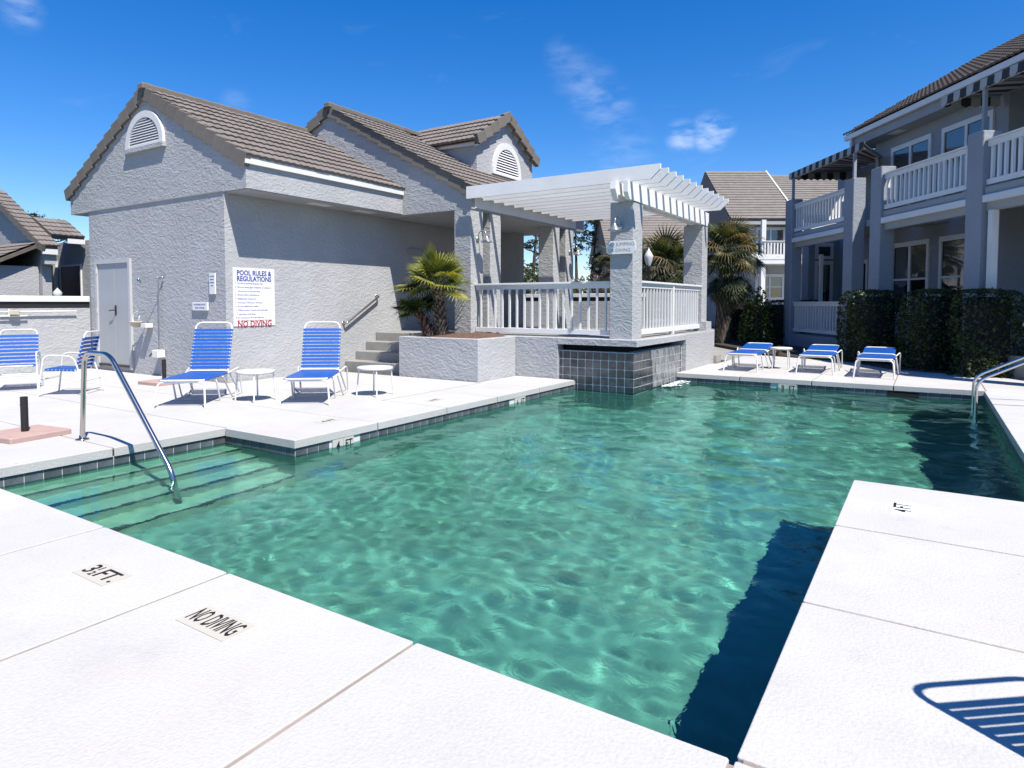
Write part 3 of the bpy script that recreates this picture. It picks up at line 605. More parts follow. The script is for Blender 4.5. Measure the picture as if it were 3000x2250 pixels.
# ------------------------------------------------------------------ railings
def railing(name, label, p0, p1, zb, zt, n, posts=(), group=None, material='trim_white', bw=.036, rail=.09, root=None, cat='railing', wide=.09):
    """p0, p1 = ends in plan; one baluster per part"""
    a = Vector((*p0, 0)); b_ = Vector((*p1, 0)); L = (b_ - a).length; ang = math.atan2(b_.y - a.y, b_.x - a.x)
    if root is None: t = thing(name, label, cat, (a.x, a.y, zb), ang, group); par, M0 = t, None
    else: t = link(name, None, root, (a.x, a.y, zb), (0, 0, ang)); t.empty_display_size = .1
    H = zt - zb
    MB().cbox((0, -wide / 2 - .02, H - .035), (L, wide / 2 + .02, H), .006).build('cap_rail', material, t)
    MB().cbox((0, -.025, H - .035 - rail), (L, .025, H - .036), .004).build('top_rail', material, t)
    MB().cbox((0, -.03, 0), (L, .03, rail), .004).build('bottom_rail', material, t)
    me = MB().box((-bw / 2, -bw / 2, rail + .001), (bw / 2, bw / 2, H - .036 - rail)).mesh('baluster', material)
    for i in range(n): link('baluster', me, t, (L * (i + .7) / (n + .4), 0, 0))
    for q in posts: MB().cbox((L * q - .04, -.045, -.08), (L * q + .04, .045, H - .03), .004).build('post', material, t)
    return t
railing('railing', 'white balustrade between the porch column and the pergola column with sconce', (-7.81, 11.02), (-4.80, 11.02), TZ + .06, 1.80, 17)
railing('railing', 'white balustrade with middle post above the waterfall ledge', (-4.42, 11.315), (-4.42, 15.05), TZ + .07, 1.81, 22, posts=(.5,))
# ------------------------------------------------------------------ wall lamps
def sconce(label, loc, rz):
    t = thing('wall_lamp', label, 'wall lamp', loc, rz, 'barn sconces on the columns')
    MB().lathe([(.0, .0), (.055, 0), (.055, -.02), (.0, -.025)], axis='y', n=14).build('mount', 'galvanised', t)
    MB().tube(smooth_path([(0, -.01, 0), (0, -.06, .16), (0, -.20, .17), (0, -.24, .03)], .07), .011).build('arm', 'galvanised', t)
    MB().lathe([(.02, .045), (.03, .03), (.05, .0), (.11, -.06), (.125, -.075), (.118, -.075), (.1, -.06), (.0, -.01)], (0, -.24, .0), 18).build('shade', 'galvanised', t)
    MB().lathe([(.0, -.10), (.035, -.09), (.045, -.06), (.035, -.03)], (0, -.24, 0), 12).build('bulb', 'frosted', t)
sconce('galvanised barn sconce above the no jumping sign', (-4.60, 10.879, 2.74), 0)
sconce('galvanised barn sconce on the porch corner column above the palm', (-7.817, 11.06, 2.72), R(90))
sconce('galvanised barn sconce on the farthest porch column', (-7.817, 15.2, 2.72), R(90))
# ------------------------------------------------------------------ signs
def board(name, label, w_, h_, th, M, parts, material='sign_white', cat='sign', notch=0):
    t = thing(name, label, cat); t.matrix_world = M; WM[t] = M.copy()
    if notch:
        c = notch; P = [(-w_ / 2 + c, -h_ / 2), (w_ / 2 - c, -h_ / 2), (w_ / 2 - c * .4, -h_ / 2 + c * .4), (w_ / 2, -h_ / 2 + c), (w_ / 2, h_ / 2 - c), (w_ / 2 - c * .4, h_ / 2 - c * .4), (w_ / 2 - c, h_ / 2), (-w_ / 2 + c, h_ / 2), (-w_ / 2 + c * .4, h_ / 2 - c * .4), (-w_ / 2, h_ / 2 - c), (-w_ / 2, -h_ / 2 + c), (-w_ / 2 + c * .4, -h_ / 2 + c * .4)]
        MB().prism(P, 'z', 0, th).build('panel', material, t)
    else: MB().cbox((-w_ / 2, -h_ / 2, 0), (w_ / 2, h_ / 2, th), .004).build('panel', material, t)
    for body, x, y, s, mt, sx, bo in parts:
        text('lettering', body, s, mt, t, Matrix.Translation((x, y, th + .0008)), sx, .0006, bo)
    return t
big = [('POOL RULES &', 0, .43, .125, 'ink_blue', .88, .004), ('REGULATIONS', 0, .325, .125, 'ink_blue', .88, .004)]
rules = [('1.  For use of residents & guests only.', .245), ('2.  No food, drink, glass containers, or animals in', .175), ('      the pool or on the pool deck.', .105), ('3.  Shower before entering pool.', .04), ('4.  Bathing load: 18 persons.', -.03), ('5.  Pool hours: 7:00 am to 10:00 pm.', -.10), ('6.  Do not swallow pool water.', -.165), ('7.  Children under 12 years must have adult', -.235), ('      supervision at all times.', -.305), ('8.  Do not use pool if ill with diarrhea.', -.37)]
bs = board('rules_sign', 'large white pool rules sign with blue heading and red NO DIVING', .875, 1.045, .012, frame((SX + .002, 7.53, 1.51), (0, 1, 0), (0, 0, 1)), big + [('NO LIFEGUARD ON DUTY  SWIM AT OWN RISK', 0, -.425, .036, 'ink_red', .93, .0006), ('NO DIVING', 0, -.495 + .02, .0, 'ink_red', 1, 0)][:1] + [('NO DIVING', 0, -.487, .15, 'ink_red', .92, .004)])
for s_, y in rules:
    cu = bpy.data.curves.new('lettering', 'FONT'); cu.body = s_; cu.size = .041; cu.align_x = 'LEFT'; cu.align_y = 'CENTER'; cu.extrude = .0005; cu.offset = .0006; cu.resolution_u = 1
    t_ = bpy.data.objects.new('lettering', cu); C.objects.link(t_); me = bpy.data.meshes.new_from_object(t_.evaluated_get(bpy.context.evaluated_depsgraph_get())); bpy.data.objects.remove(t_)
    me.materials.clear(); me.materials.append(MAT['ink_blue']); me.transform(Matrix.Translation((-.40, y, .0128)) @ Matrix.Scale(.93, 4, (1, 0, 0))); link('lettering', me, bs)
board('no_jumping_sign', 'white notched plaque reading NO JUMPING OR DIVING on the pergola column', .55, .235, .03, frame((-4.555, 10.842, 2.385), (1, 0, 0), (0, 0, 1)), [('NO JUMPING', .0, .048, .085, 'ink_grey', 1.0, -.0005), ('OR DIVING', -.03, -.055, .085, 'ink_grey', 1.0, -.0005)], notch=.05)
board('shower_sign', 'narrow upright white plaque on the gable wall near the corner', .17, .37, .025, frame((-10.64, GY - .013, 1.745), (1, 0, 0), (0, 0, 1)), [('SHOWER', 0, .13, .034, 'ink_blue', .9, .0005), ('BEFORE', 0, .075, .034, 'ink_blue', .9, .0005), ('ENTERING', 0, .02, .03, 'ink_blue', .9, .0005), ('POOL', 0, -.035, .034, 'ink_blue', .9, .0005)])
board('small_sign', 'small wide white plaque on the gable wall beside the rules sign', .46, .15, .03, frame((-11.02, GY - .013, 1.345), (1, 0, 0), (0, 0, 1)), [('NO LIFEGUARD ON DUTY', 0, .03, .036, 'ink_blue', .85, .0005), ('SWIM AT OWN RISK', 0, -.03, .036, 'ink_blue', .85, .0005)])
board('restroom_sign', 'small pale nameplate in the porch shade behind the palm', .42, .10, .02, frame((SX + .003, 13.55, 1.88), (0, 1, 0), (0, 0, 1)), [('RESTROOMS', 0, 0, .055, 'ink', .9, .0005)])
# ------------------------------------------------------------------ wall fittings
t = thing('wall_handrail', 'sloping steel handrail on the wall above the stairs', 'handrail', (SX, 9.69, .98))
MB().tube(smooth_path([(.0, 0, 0), (.09, 0, 0), (.09, .99, .58), (.0, .99, .58)], .05), .024, 10).build('tube', 'steel', t)
for q in (0, .99): MB().lathe([(0, .012), (.045, .012), (.045, 0.001), (0, 0)], (0, q, .586 * q), 12, axis='x').build('flange', 'steel', t)
t = thing('outdoor_shower', 'outdoor shower pipe with chrome head and pull chain on gable wall', 'shower', (-12.28, GY - .014, .4))
MB().tube(smooth_path([(-.06, -.045, .05), (-.06, -.045, 1.46), (.02, -.045, 1.49), (.06, -.10, 1.49), (-.1, -.24, 1.50), (-.17, -.30, 1.46)], .03), .009, 8).build('pipe', 'galvanised', t)
MB().lathe([(.012, .03), (.02, .02), (.045, -.05), (.04, -.055), (0, -.05)], (-.21, -.33, 1.44), 14).build('shower_head', 'chrome', t)
MB().tube([(-.03, -.05, 1.46), (-.03, -.05, .32)], .004, 6).build('chain', 'galvanised', t)
q = MB(); q.cbox((-.14, -.16, -.03), (.08, -.001, .11), .02); q.build('valve_box', 'metal_white', t)
q = MB(); q.tube(smooth_path([(-.14, -.1, .04), (-.20, -.12, .04), (-.25, -.14, -.02)], .03), .013); q.build('spout', 'bronze', t)
MB().lathe([(0, 0), (.03, 0), (.03, -.03), (0, -.03)], (.05, -.01, 1.49), 10, axis='y').build('wall_flange', 'galvanised', t)
t = thing('wall_basin', 'small round white basin on a bracket beside the service door', 'basin', (-12.72, GY - .014, .96))
MB().lathe([(.0, -.05), (.06, -.045), (.10, -.01), (.118, .05), (.128, .055), (.118, .065), (.108, .05), (.09, .0), (.0, -.03)], (-.20, -.17, .02), 20).build('bowl', 'cream_plastic', t)
MB().tube([Vector((-.20 + .115 * math.cos(q * .3307), -.17 + .02 * math.sin(q * .3307), .16 + .115 * math.sin(q * .3307))) for q in range(20)], .009, 6).build('hoop', 'metal_white', t)
MB().cbox((-.09, -.15, -.03), (.10, -.001, .05), .01).build('bracket', 'metal_white', t)
# ------------------------------------------------------------------ pool handrails
t = thing('step_handrail', 'polished steel handrail leading down the pool entry steps', 'handrail', (-7.25, 3.22, 0))
MB().tube(smooth_path([(0, 0, -.02), (.10, 0, .90), (.60, 0, .905), (1.66, 0, -.13), (1.72, 0, -.74)], .13, 7), .0245, 14).build('tube', 'steel', t)
MB().lathe([(.0, .045), (.027, .045), (.03, .012), (.062, .010), (.065, .0), (0, 0)], (0, 0, .001), 18).build('flange', 'steel', t)
for lab, y in (('chrome ladder rail on the far-side pool edge, the one closer to the deck peninsula', 11.1), ('chrome ladder rail on the far-side pool edge, the one closer to the hedge', 11.75)):
    t = thing('ladder_rail', lab, 'handrail', (.58, y, -.17))
    MB().tube(smooth_path([(0, 0, -.9), (0, 0, .50), (1.15, 0, 1.13), (1.55, 0, 1.1), (1.6, 0, .16)], .14, 7), .021, 12).build('tube', 'chrome', t)
    MB().lathe([(.0, .20), (.055, .19), (.058, .172), (0, .172)], (1.6, 0, 0), 16).build('flange', 'chrome', t)
# ------------------------------------------------------------------ strap furniture
def hoop(mb, a, b, top, z0=0, flare=.03, r=.0135):
    """U-shaped leg: feet at y=a, crossbar at y=b"""
    mb.tube(smooth_path([(-.305 - flare, a, z0), (-.30, b, top), (.30, b, top), (.305 + flare, a, z0)], .07, 5), r, 8)
def straps(parent, pts, n, w_, half, material='blue_vinyl'):
    """n straps along a straight run from pts[0] to pts[1] (y,z)"""
    a, b = Vector((0, *pts[0])), Vector((0, *pts[1])); t = (b - a); L = t.length; t.normalize(); nrm = Vector((1, 0, 0)).cross(t)
    me = MB(); me.tube([(-half, -w_ / 2, 0), (-half, w_ / 2, 0)], .017, 8); me.tube([(half, -w_ / 2, 0), (half, w_ / 2, 0)], .017, 8)
    me.box((-half, -w_ / 2, .010), (half, w_ / 2, .017)); me = me.mesh('strap', material)
    for i in range(n):
        o = link('strap', me, parent); o.matrix_local = frame(a + t * (L * (i + .5) / n), (1, 0, 0), t)
def make_chaise(label, loc, rz, back=70, group='strap loungers around the pool'):
    t = thing('sun_lounger', label, 'lounger', (*loc, 0), R(rz), group)
    z = .36; hy = 1.12; bl = .77
    f_ = MB(); f_.tube(smooth_path([(-.29, hy + .03, z), (-.29, .05, z), (.29, .05, z), (.29, hy + .03, z)], .09, 6), .0145, 8); f_.build('seat_frame', 'metal_white', t)
    q = MB(); hoop(q, -.02, .06, z - .022); q.build('leg_hoop', 'metal_white', t)
    q = MB(); hoop(q, .66, .52, z - .022, flare=0); q.build('leg_hoop', 'metal_white', t)
    q = MB(); hoop(q, 1.42, 1.06, z + .035, flare=.05); q.build('leg_hoop', 'metal_white', t)
    for s in (-1, 1):
        MB().tube(smooth_path([(s * .36, 1.42, .013), (s * .36, 1.0, .013), (s * .32, .74, z - .02)], .06), .012, 8).build('side_brace', 'metal_white', t)
        MB().tube(smooth_path([(s * .305, 1.0, z), (s * .37, 1.34, z + .06), (s * .37, 1.46, .0)], .07), .0125, 8).build('rear_brace', 'metal_white', t)
    cb, sb = math.cos(R(back)), math.sin(R(back)); P = lambda d, x: (x, hy + d * cb, z + .02 + d * sb)
    MB().tube(smooth_path([P(0, -.27), P(bl, -.27), P(bl, .27), P(0, .27)], .11, 6), .0145, 8).build('back_frame', 'metal_white', t)
    straps(t, ((.10, z), (hy - .02, z)), 18, .049, .29)
    straps(t, (P(.03, 0)[1:], P(bl - .10, 0)[1:]), 12, .040, .27)
    return t
make_chaise('upright blue strap lounger in front of the rules sign', (-8.35, 4.92), 38)
make_chaise('upright blue strap lounger between the two round side tables', (-7.11, 5.97), 38)
make_chaise('flat blue strap lounger next to the terrace corner', (-3.19, 13.83), 0, 8)
make_chaise('flat blue strap lounger in the middle of the three by the hedge', (-1.86, 14.18), 1, 7)
make_chaise('flat blue strap lounger closest to the chrome ladder rails', (-.82, 13.91), 0, 7)
make_chaise('blue strap lounger on the deck peninsula that throws the striped shadow', (1.69, 1.58), 40)
def make_chair(label, loc, rz):
    t = thing('strap_chair', label, 'chair', (*loc, 0), R(rz), 'blue strap armchairs by the garden wall')
    z = .40
    MB().tube(smooth_path([(-.25, .46, z - .02), (-.25, .0, z), (.25, .0, z), (.25, .46, z - .02)], .07), .0125, 8).build('seat_frame', 'metal_white', t)
    for s in (-1, 1):
        MB().tube(smooth_path([(s * .31, -.06, 0), (s * .29, .03, .62), (s * .29, .44, .60), (s * .31, .62, .0)], .10, 6), .0125, 8).build('arm_leg', 'metal_white', t)
    MB().tube([(-.305, -.03, .25), (.305, -.03, .25)], .011, 8).build('stretcher', 'metal_white', t)
    MB().tube([(-.30, .56, .22), (.30, .56, .22)], .011, 8).build('stretcher', 'metal_white', t)
    cb, sb = math.cos(R(76)), math.sin(R(76)); P = lambda d, x: (x, .45 + d * cb, z - .02 + d * sb)
    MB().tube(smooth_path([P(0, -.25), P(.60, -.25), P(.60, .25), P(0, .25)], .09, 6), .0125, 8).build('back_frame', 'metal_white', t)
    straps(t, ((.02, z), (.44, z - .018)), 8, .045, .25); straps(t, (P(.03, 0)[1:], P(.52, 0)[1:]), 8, .042, .25)
make_chair('blue strap armchair facing the pool in front of the garden wall', (-12.12, 4.42), 62)
make_chair('blue strap armchair turned sideways behind the steel step handrail', (-11.30, 4.62), -48)
def make_table(label, loc, r=.27, h=.44):
    t = thing('side_table', label, 'table', (*loc, 0), R(20), 'round side tables')
    MB().lathe([(0, h - .004), (r - .012, h - .004), (r, h - .012), (r, h - .04), (r - .015, h - .045), (r - .02, h - .02), (0, h - .018)], n=28).build('top', 'metal_white', t)
    for k in range(4):
        a = k * math.pi / 2 + .5; MB().tube([((r - .03) * math.cos(a), (r - .03) * math.sin(a), h - .03), ((r + .01) * math.cos(a), (r + .01) * math.sin(a), 0)], .012, 8).build('leg', 'metal_white', t)
make_table('round white side table between the two upright loungers', (-8.1, 5.92))
make_table('round white side table in front of the concrete stairs', (-7.05, 7.27))
make_table('round white side table between the flat loungers', (-2.62, 15.0), .22, .46)
def umbrella_base(label, loc, rz):
    t = thing('umbrella_base', label, 'umbrella base', (*loc, 0), R(rz), 'paver umbrella bases')
    MB().cbox((-.30, -.30, .0), (.30, .30, .055), .01).build('paver', 'pink_paver', t)
    MB().tube([(0, 0, .05), (0, 0, .42)], .035, 14).build('pipe', 'black_pipe', t)
    MB().tube([(-.03, 0, .33), (-.06, 0, .33)], .012, 8).build('clamp_screw', 'black_pipe', t)
umbrella_base('pink paver umbrella base with black pipe beside the step handrail', (-7.93, 2.97), 8)
umbrella_base('pink paver umbrella base with black pipe below the outdoor shower', (-11.15, 6.30), 4)
# ------------------------------------------------------------------ garden wall
def garden_wall(label, a, b, z=1.55, group='perimeter walls with dark band'):
    a, b = Vector((*a, 0)), Vector((*b, 0)); L = (b - a).length; ang = math.atan2(b.y - a.y, b.x - a.x)
    t = thing('garden_wall', label, 'wall', tuple(a), ang)
    MB().box((0, -.2, -.1), (L, 0, z - .25)).build('wall', 'stucco', t)
    MB().box((0, -.19, z - .25), (L, -.012, z - .115)).build('dark_band', 'dark_band', t)
    MB().cbox((0, -.24, z - .115), (L, .02, z), .012).build('cap', 'trim_white', t)
    return t
garden_wall('white capped garden wall with dark band behind the armchairs', (WL, GY - .03), (WL, -3))
t = thing('wall_pipes', 'white irrigation pipes with a cream valve on the garden wall', 'pipe', (WL, 3.0, 0))
for z, y in ((1.235, 3.62), (1.15, 2.72)): MB().tube([(.07, -3, z), (.07, y, z)], .016, 8).build('pipe', 'metal_white', t)
q = MB(); q.cbox((.04, 2.42, 1.18), (.13, 2.58, 1.27), .015); q.build('valve', 'cream_plastic', t)
MB().tube([(.07, 2.42, 1.14), (.07, 2.42, 1.29)], .015, 8).build('riser', 'metal_white', t)
garden_wall('white capped garden wall with dark band beyond the porch', (-7.5, 19.6), (-24, 19.6), 1.72)
# ------------------------------------------------------------------ fan palms
def fan_mesh(name, n=22, spread=150, L=.42, wd=.034, droop=.25, split=.45, material='frond_green'):
    b = MB(); rg_ = random.Random(sum(map(ord, name)) + n)
    for i in range(n):
        a = R(-spread + 2 * spread * i / (n - 1)); l_ = L * (1 - .28 * abs(a) / math.pi) * rg_.uniform(.9, 1.06); da = R(2 * spread / (n - 1)) * .5
        d = Vector((math.sin(a), math.cos(a), 0)); s_ = Vector((math.cos(a), -math.sin(a), 0)); m_ = l_ * split; hw = m_ * math.tan(da) * 1.02
        zf = (.5 if i % 2 else -.5) * 0
        p0 = Vector((0, 0, 0)); pm_ = d * m_; pe = d * l_ + Vector((0, 0, -droop * l_ * rg_.uniform(.5, 1.3))); pk = d * (l_ * .78) + Vector((0, 0, -droop * l_ * .25))
        rz_ = Vector((0, 0, .25 * hw + .004))
        b.add([p0, pm_ - s_ * hw - rz_, pm_ + rz_, pm_ + s_ * hw - rz_, pk - s_ * wd * .3, pk + s_ * wd * .3, pe], [(0, 1, 2), (0, 2, 3), (1, 4, 2), (2, 5, 3), (2, 4, 5), (4, 6, 5)])
    return b.mesh(name, material)
def orient(p, d, up=(0, 0, 1), roll=0):
    y = Vector(d).normalized(); x = y.cross(Vector(up))
    x = x.normalized() if x.length > 1e-3 else Vector((1, 0, 0)); return frame(p, x, y) @ Matrix.Rotation(roll, 4, 'Y')
def trunk_path(p0, lean, h, k=7): return [Vector(p0) + Vector((lean[0] * (i / k) ** 1.3, lean[1] * (i / k) ** 1.3, h * i / k)) for i in range(k + 1)]
def petiole(b, a, c, r=.009): b.tube([a, (Vector(a) + Vector(c)) / 2 + Vector((0, 0, .02)), c], r, 5, cap=False)
pt = thing('fan_palm', 'bushy fan palm with shaggy twin trunks in the planter', 'palm', (-8.10, 10.02, .74))
FM = [fan_mesh('fan_a', material='frond_green'), fan_mesh('fan_b', n=20, spread=130, L=.47, droop=.12, material='frond_dark'), fan_mesh('fan_c', n=20, spread=115, L=.44, material='frond_bright'), fan_mesh('fan_d', n=18, spread=70, L=.5, droop=.05, material='frond_bright')]
def palm_trunk(par, p0, lean, h, r0, r1, boots, mname, name='trunk', seed=1, bl=.09):
    g_ = random.Random(seed); path = trunk_path(p0, lean, h); n = len(path)
    tr = MB().tube(path, r0, 12, radii=[r0 + (r1 - r0) * i / (n - 1) for i in range(n)]).build(name, 'bark', par)
    bt = MB(); bt.add([(-.028, 0, 0), (.028, 0, 0), (.017, .045, bl), (-.017, .045, bl), (0, .022, bl * .3)], [(0, 1, 4), (1, 2, 4), (2, 3, 4), (3, 0, 4), (0, 3, 2, 1)]); me = bt.mesh('boot', mname)
    for i in range(boots):
        t_ = (i + .5) / boots; j = min(int(t_ * (n - 1)), n - 2); fr_ = t_ * (n - 1) - j; c = path[j].lerp(path[j + 1], fr_); r_ = (r0 + (r1 - r0) * t_) * .93; a = i * 2.39996
        o = link('boot', me, tr); o.matrix_local = Matrix.Translation((c.x + r_ * math.cos(a), c.y + r_ * math.sin(a), c.z)) @ Matrix.Rotation(a - math.pi / 2, 4, 'Z') @ Matrix.Rotation(R(g_.uniform(-25, 12)), 4, 'X') @ Matrix.Scale(g_.uniform(.8, 1.3), 4)
    return path[-1]
top1 = palm_trunk(pt, (.08, .10, 0), (-.10, .0), 1.0, .13, .09, 120, 'boot', seed=3)
top2 = palm_trunk(pt, (-.12, -.02, 0), (-.26, .0), .46, .12, .08, 60, 'boot_red', seed=4)
def crown(par, top, n, plen, meshes, weights, emin, emax, seed, scale=1, side=None, petm='frond_green', rr_=.009, dirs=None):
    g_ = random.Random(seed); ps = MB()
    for i in range(n):
        if dirs and i < len(dirs): az, el = R(dirs[i][0]), R(dirs[i][1])
        else: az = i * 2.39996 + g_.uniform(-.3, .3); el = R(emin + (emax - emin) * ((i + .5) / n) + g_.uniform(-8, 8))
        d = Vector((math.cos(az) * math.cos(el), math.sin(az) * math.cos(el), math.sin(el))); l_ = plen * g_.uniform(.8, 1.15); tip = Vector(top) + d * l_ + Vector((0, 0, -.08 * l_))
        petiole(ps, top, tip, rr_)
        dd = (d + Vector((0, 0, -.22 if el < 1 else 0))).normalized()
        me = g_.choices(meshes, weights)[0]
        o = link('frond', me, par); o.matrix_local = orient(tip, dd, roll=g_.uniform(-.5, .5)) @ Matrix.Scale(scale * g_.uniform(.85, 1.12), 4)
    ps.build('leaf_stalks', petm, par)
crown(pt, top1, 28, .42, FM, (3, 3, 5, 2), -15, 80, 11, .92)
crown(pt, top2, 12, .28, FM, (4, 2, 2, 0), -5, 65, 13, .85, dirs=[(215, 22), (190, 5), (250, 12), (170, 30), (235, 45)])
for p_, d_, k_ in (((-.06, .0, 1.42), (-.05, -.1, 1), 3), ((.10, .0, 1.22), (.45, -.3, .9), 3), ((-.46, -.2, 1.02), (-.85, -.45, .0), 2), ((-.42, -.3, .96), (-.75, -.5, -.15), 2)):
    o = link('frond', FM[k_], pt); o.matrix_local = orient(p_, d_)
# sabal palms in the background
SM = [fan_mesh('sabal_a', n=26, spread=140, L=.85, wd=.05, droop=.42, split=.4, material='sabal'), fan_mesh('sabal_b', n=24, spread=130, L=.85, wd=.05, droop=.55, split=.4, material='sabal_yellow'), fan_mesh('sabal_c', n=22, spread=110, L=.8, wd=.04, droop=.7, split=.3, material='frond_dry'), fan_mesh('sabal_d', n=26, spread=140, L=.85, wd=.05, droop=.4, split=.4, material='frond_dark')]
CY, SYW = math.cos(R(33.187)), math.sin(R(33.187))
def V(lat, dep, z=0): return Vector((lat * CY - dep * SYW, lat * SYW + dep * CY, z))     # camera-aligned plan frame
def sabal(label, p, h, n, seed, skirt=0, boots=150, scale=1.0):
    t = thing('sabal_palm', label, 'palm', tuple(p)); top = palm_trunk(t, (0, 0, -.1), (.15, .1), h, .27, .24, boots, 'boot', seed=seed, bl=.2)
    crown(t, top, n, .95 * scale, SM, (4, 3, 1, 3), -35, 75, seed, scale, petm='sabal', rr_=.016)
    if skirt: crown(t, top + Vector((0, 0, -.7)), skirt, .75 * scale, SM, (1, 2, 3, 4), -80, -25, seed + 5, scale, petm='frond_dry', rr_=.014)
sabal('large cabbage palm with drooping skirt beside the terrace and far balcony', V(7.65, 22.6, 0), 3.25, 50, 21, 46, 190, .80)
sabal('cabbage palm framed between the two pergola columns', V(6.6, 27.5, 0), 2.9, 40, 22, 10, 60, 1.05)
sabal('cabbage palm behind the street lamp', V(5.6, 30.5, 0), 3.2, 34, 23, 6, 40, 1.0)
# ------------------------------------------------------------------ leaf masses
def leaf_cloud(b, pts, size, g_, mi=0):
    for p in pts:
        n = Vector((g_.gauss(0, 1), g_.gauss(0, 1), g_.gauss(.5, 1))).normalized(); x = n.orthogonal().normalized(); y = n.cross(x); a = g_.uniform(0, 6.28); s_ = size * g_.uniform(.6, 1.3)
        u = (x * math.cos(a) + y * math.sin(a)) * s_; v_ = (y * math.cos(a) - x * math.sin(a)) * s_ * .5; p = Vector(p)
        b.add([p - u, p - v_, p + u, p + v_], [(0, 1, 2, 3)], mi)
def hedge(label, lo, hi, rz, origin, n, seed, light=.3):
    """clipped box hedge; local box lo..hi"""
    t = thing('hedge', label, 'hedge', tuple(origin), rz); g_ = random.Random(seed)
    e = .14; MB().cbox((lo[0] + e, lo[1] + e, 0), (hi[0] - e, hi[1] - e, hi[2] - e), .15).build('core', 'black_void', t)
    P = [[], []]; W, Dp, Hh = hi[0] - lo[0], hi[1] - lo[1], hi[2]
    ar = [W * Hh, W * Hh, Dp * Hh, Dp * Hh, W * Dp]
    for i in range(n):
        f_ = g_.choices(range(5), ar)[0]; u, v_, d_ = g_.random(), g_.random(), (-abs(g_.gauss(0, .05)) + .03 if g_.random() < .93 else g_.uniform(.03, .13))
        p = {0: (lo[0] + u * W, lo[1] - d_, v_ * Hh), 1: (lo[0] + u * W, hi[1] + d_, v_ * Hh), 2: (lo[0] - d_, lo[1] + u * Dp, v_ * Hh), 3: (hi[0] + d_, lo[1] + u * Dp, v_ * Hh), 4: (lo[0] + u * W, lo[1] + v_ * Dp, Hh + d_)}[f_]
        w_ = .05 * math.sin(p[0] * 5 + p[2] * 4) + .045 * math.sin(p[1] * 6 - p[2] * 3.4 + p[0] * 2)
        p = (p[0] + w_, p[1] + w_, p[2] + w_ * .5); nxx, nyy_, nzz_ = (p[0] - lo[0]) / W * 2 - 1, (p[1] - lo[1]) / Dp * 2 - 1, max(0, p[2] / Hh)
        k_ = max(1, (abs(nxx) ** 7 + abs(nyy_) ** 7 + nzz_ ** 7) ** (1 / 7)); p = (lo[0] + W * (nxx / k_ + 1) / 2, lo[1] + Dp * (nyy_ / k_ + 1) / 2, p[2] / k_); P[1 if g_.random() < light else 0].append(p)
    b = MB(); leaf_cloud(b, P[0], .04, g_, 0); leaf_cloud(b, P[1], .045, g_, 1)
    tag(b.build('foliage', ['hedge_leaf', 'hedge_light'], t), kind='stuff')
    return t
YW = R(33.187)
hedge('clipped hedge beside the lower balcony railing', (0, 0), (1.0, 1.35, 1.70), YW, V(8.27, 14.85), 4800, 1, .2)
hedge('broad clipped hedge below the upper balcony near the ladder rails', (0, 0), (1.3, 1.0, 1.68), YW, V(8.6, 13.25), 5200, 2, .4)
hedge('dark clipped hedge against the building beside the white gate post', (0, 0), (1.15, .6, 1.66), YW, V(8.70, 12.15), 3600, 3, .15)
hedge('low clipped hedge below the far balcony', (0, 0), (2.2, 1.0, 1.50), YW, V(8.9, 21.6), 4200, 4, .2)
hedge('dark clipped hedge behind the cabbage palm', (0, 0), (1.5, 1.0, 1.5), YW, V(8.4, 24.0), 2600, 5, .2)
def shrub(name, label, p, rx, rz_, n, seed, m1='bush_leaf', m2='hedge_light', size=.06, cat='shrub', stem=True):
    t = thing(name, label, cat, tuple(p)); g_ = random.Random(seed); P = [[], []]
    for i in range(n):
        d = Vector((g_.gauss(0, 1), g_.gauss(0, 1), abs(g_.gauss(0, 1)) * 1.1)).normalized(); r_ = g_.uniform(.72, 1.0) * (1 + .12 * math.sin(d.x * 7) * math.cos(d.y * 6 + d.z * 5))
        P[g_.random() < .35].append((d.x * rx * r_, d.y * rx * r_, d.z * rz_ * r_))
    b = MB(); leaf_cloud(b, P[0], size, g_, 0); leaf_cloud(b, P[1], size, g_, 1); tag(b.build('foliage', [m1, m2], t), kind='stuff')
    if stem: MB().tube([(0, 0, -.1), (.03, 0, rz_ * .5), (0, .02, rz_ * .8)], .05, 8).build('stem', 'bark', t)
    return t
shrub('round_bush', 'round clipped bush seen through the porch opening', V(1.05, 25.5, 0), 1.25, 3.0, 5200, 31)
shrub('leafy_shrub', 'bright green shrub under the large cabbage palm', V(8.55, 21.9, 0), .6, 1.9, 1600, 32, 'hedge_light', 'frond_bright')
def grassy(label, p, seed):
    t = thing('grass_plant', label, 'plant', tuple(p)); g_ = random.Random(seed)
    for i in range(16):
        a = g_.uniform(0, 6.28); l_ = g_.uniform(.25, .5); d = Vector((math.cos(a), math.sin(a), 0)); s_ = Vector((-d.y, d.x, 0)) * .018
        MB().add([-s_, s_, d * l_ * .45 + Vector((0, 0, l_ * .55)) + s_ * .8, d * l_ * .45 + Vector((0, 0, l_ * .55)) - s_ * .8, d * l_ + Vector((0, 0, l_ * .35))], [(0, 1, 2, 3), (3, 2, 4)]).build('blade', 'sabal' if i % 3 else 'frond_dry', t)
grassy('small strappy plant behind the flat loungers', V(7.35, 17.4, 0), 1)
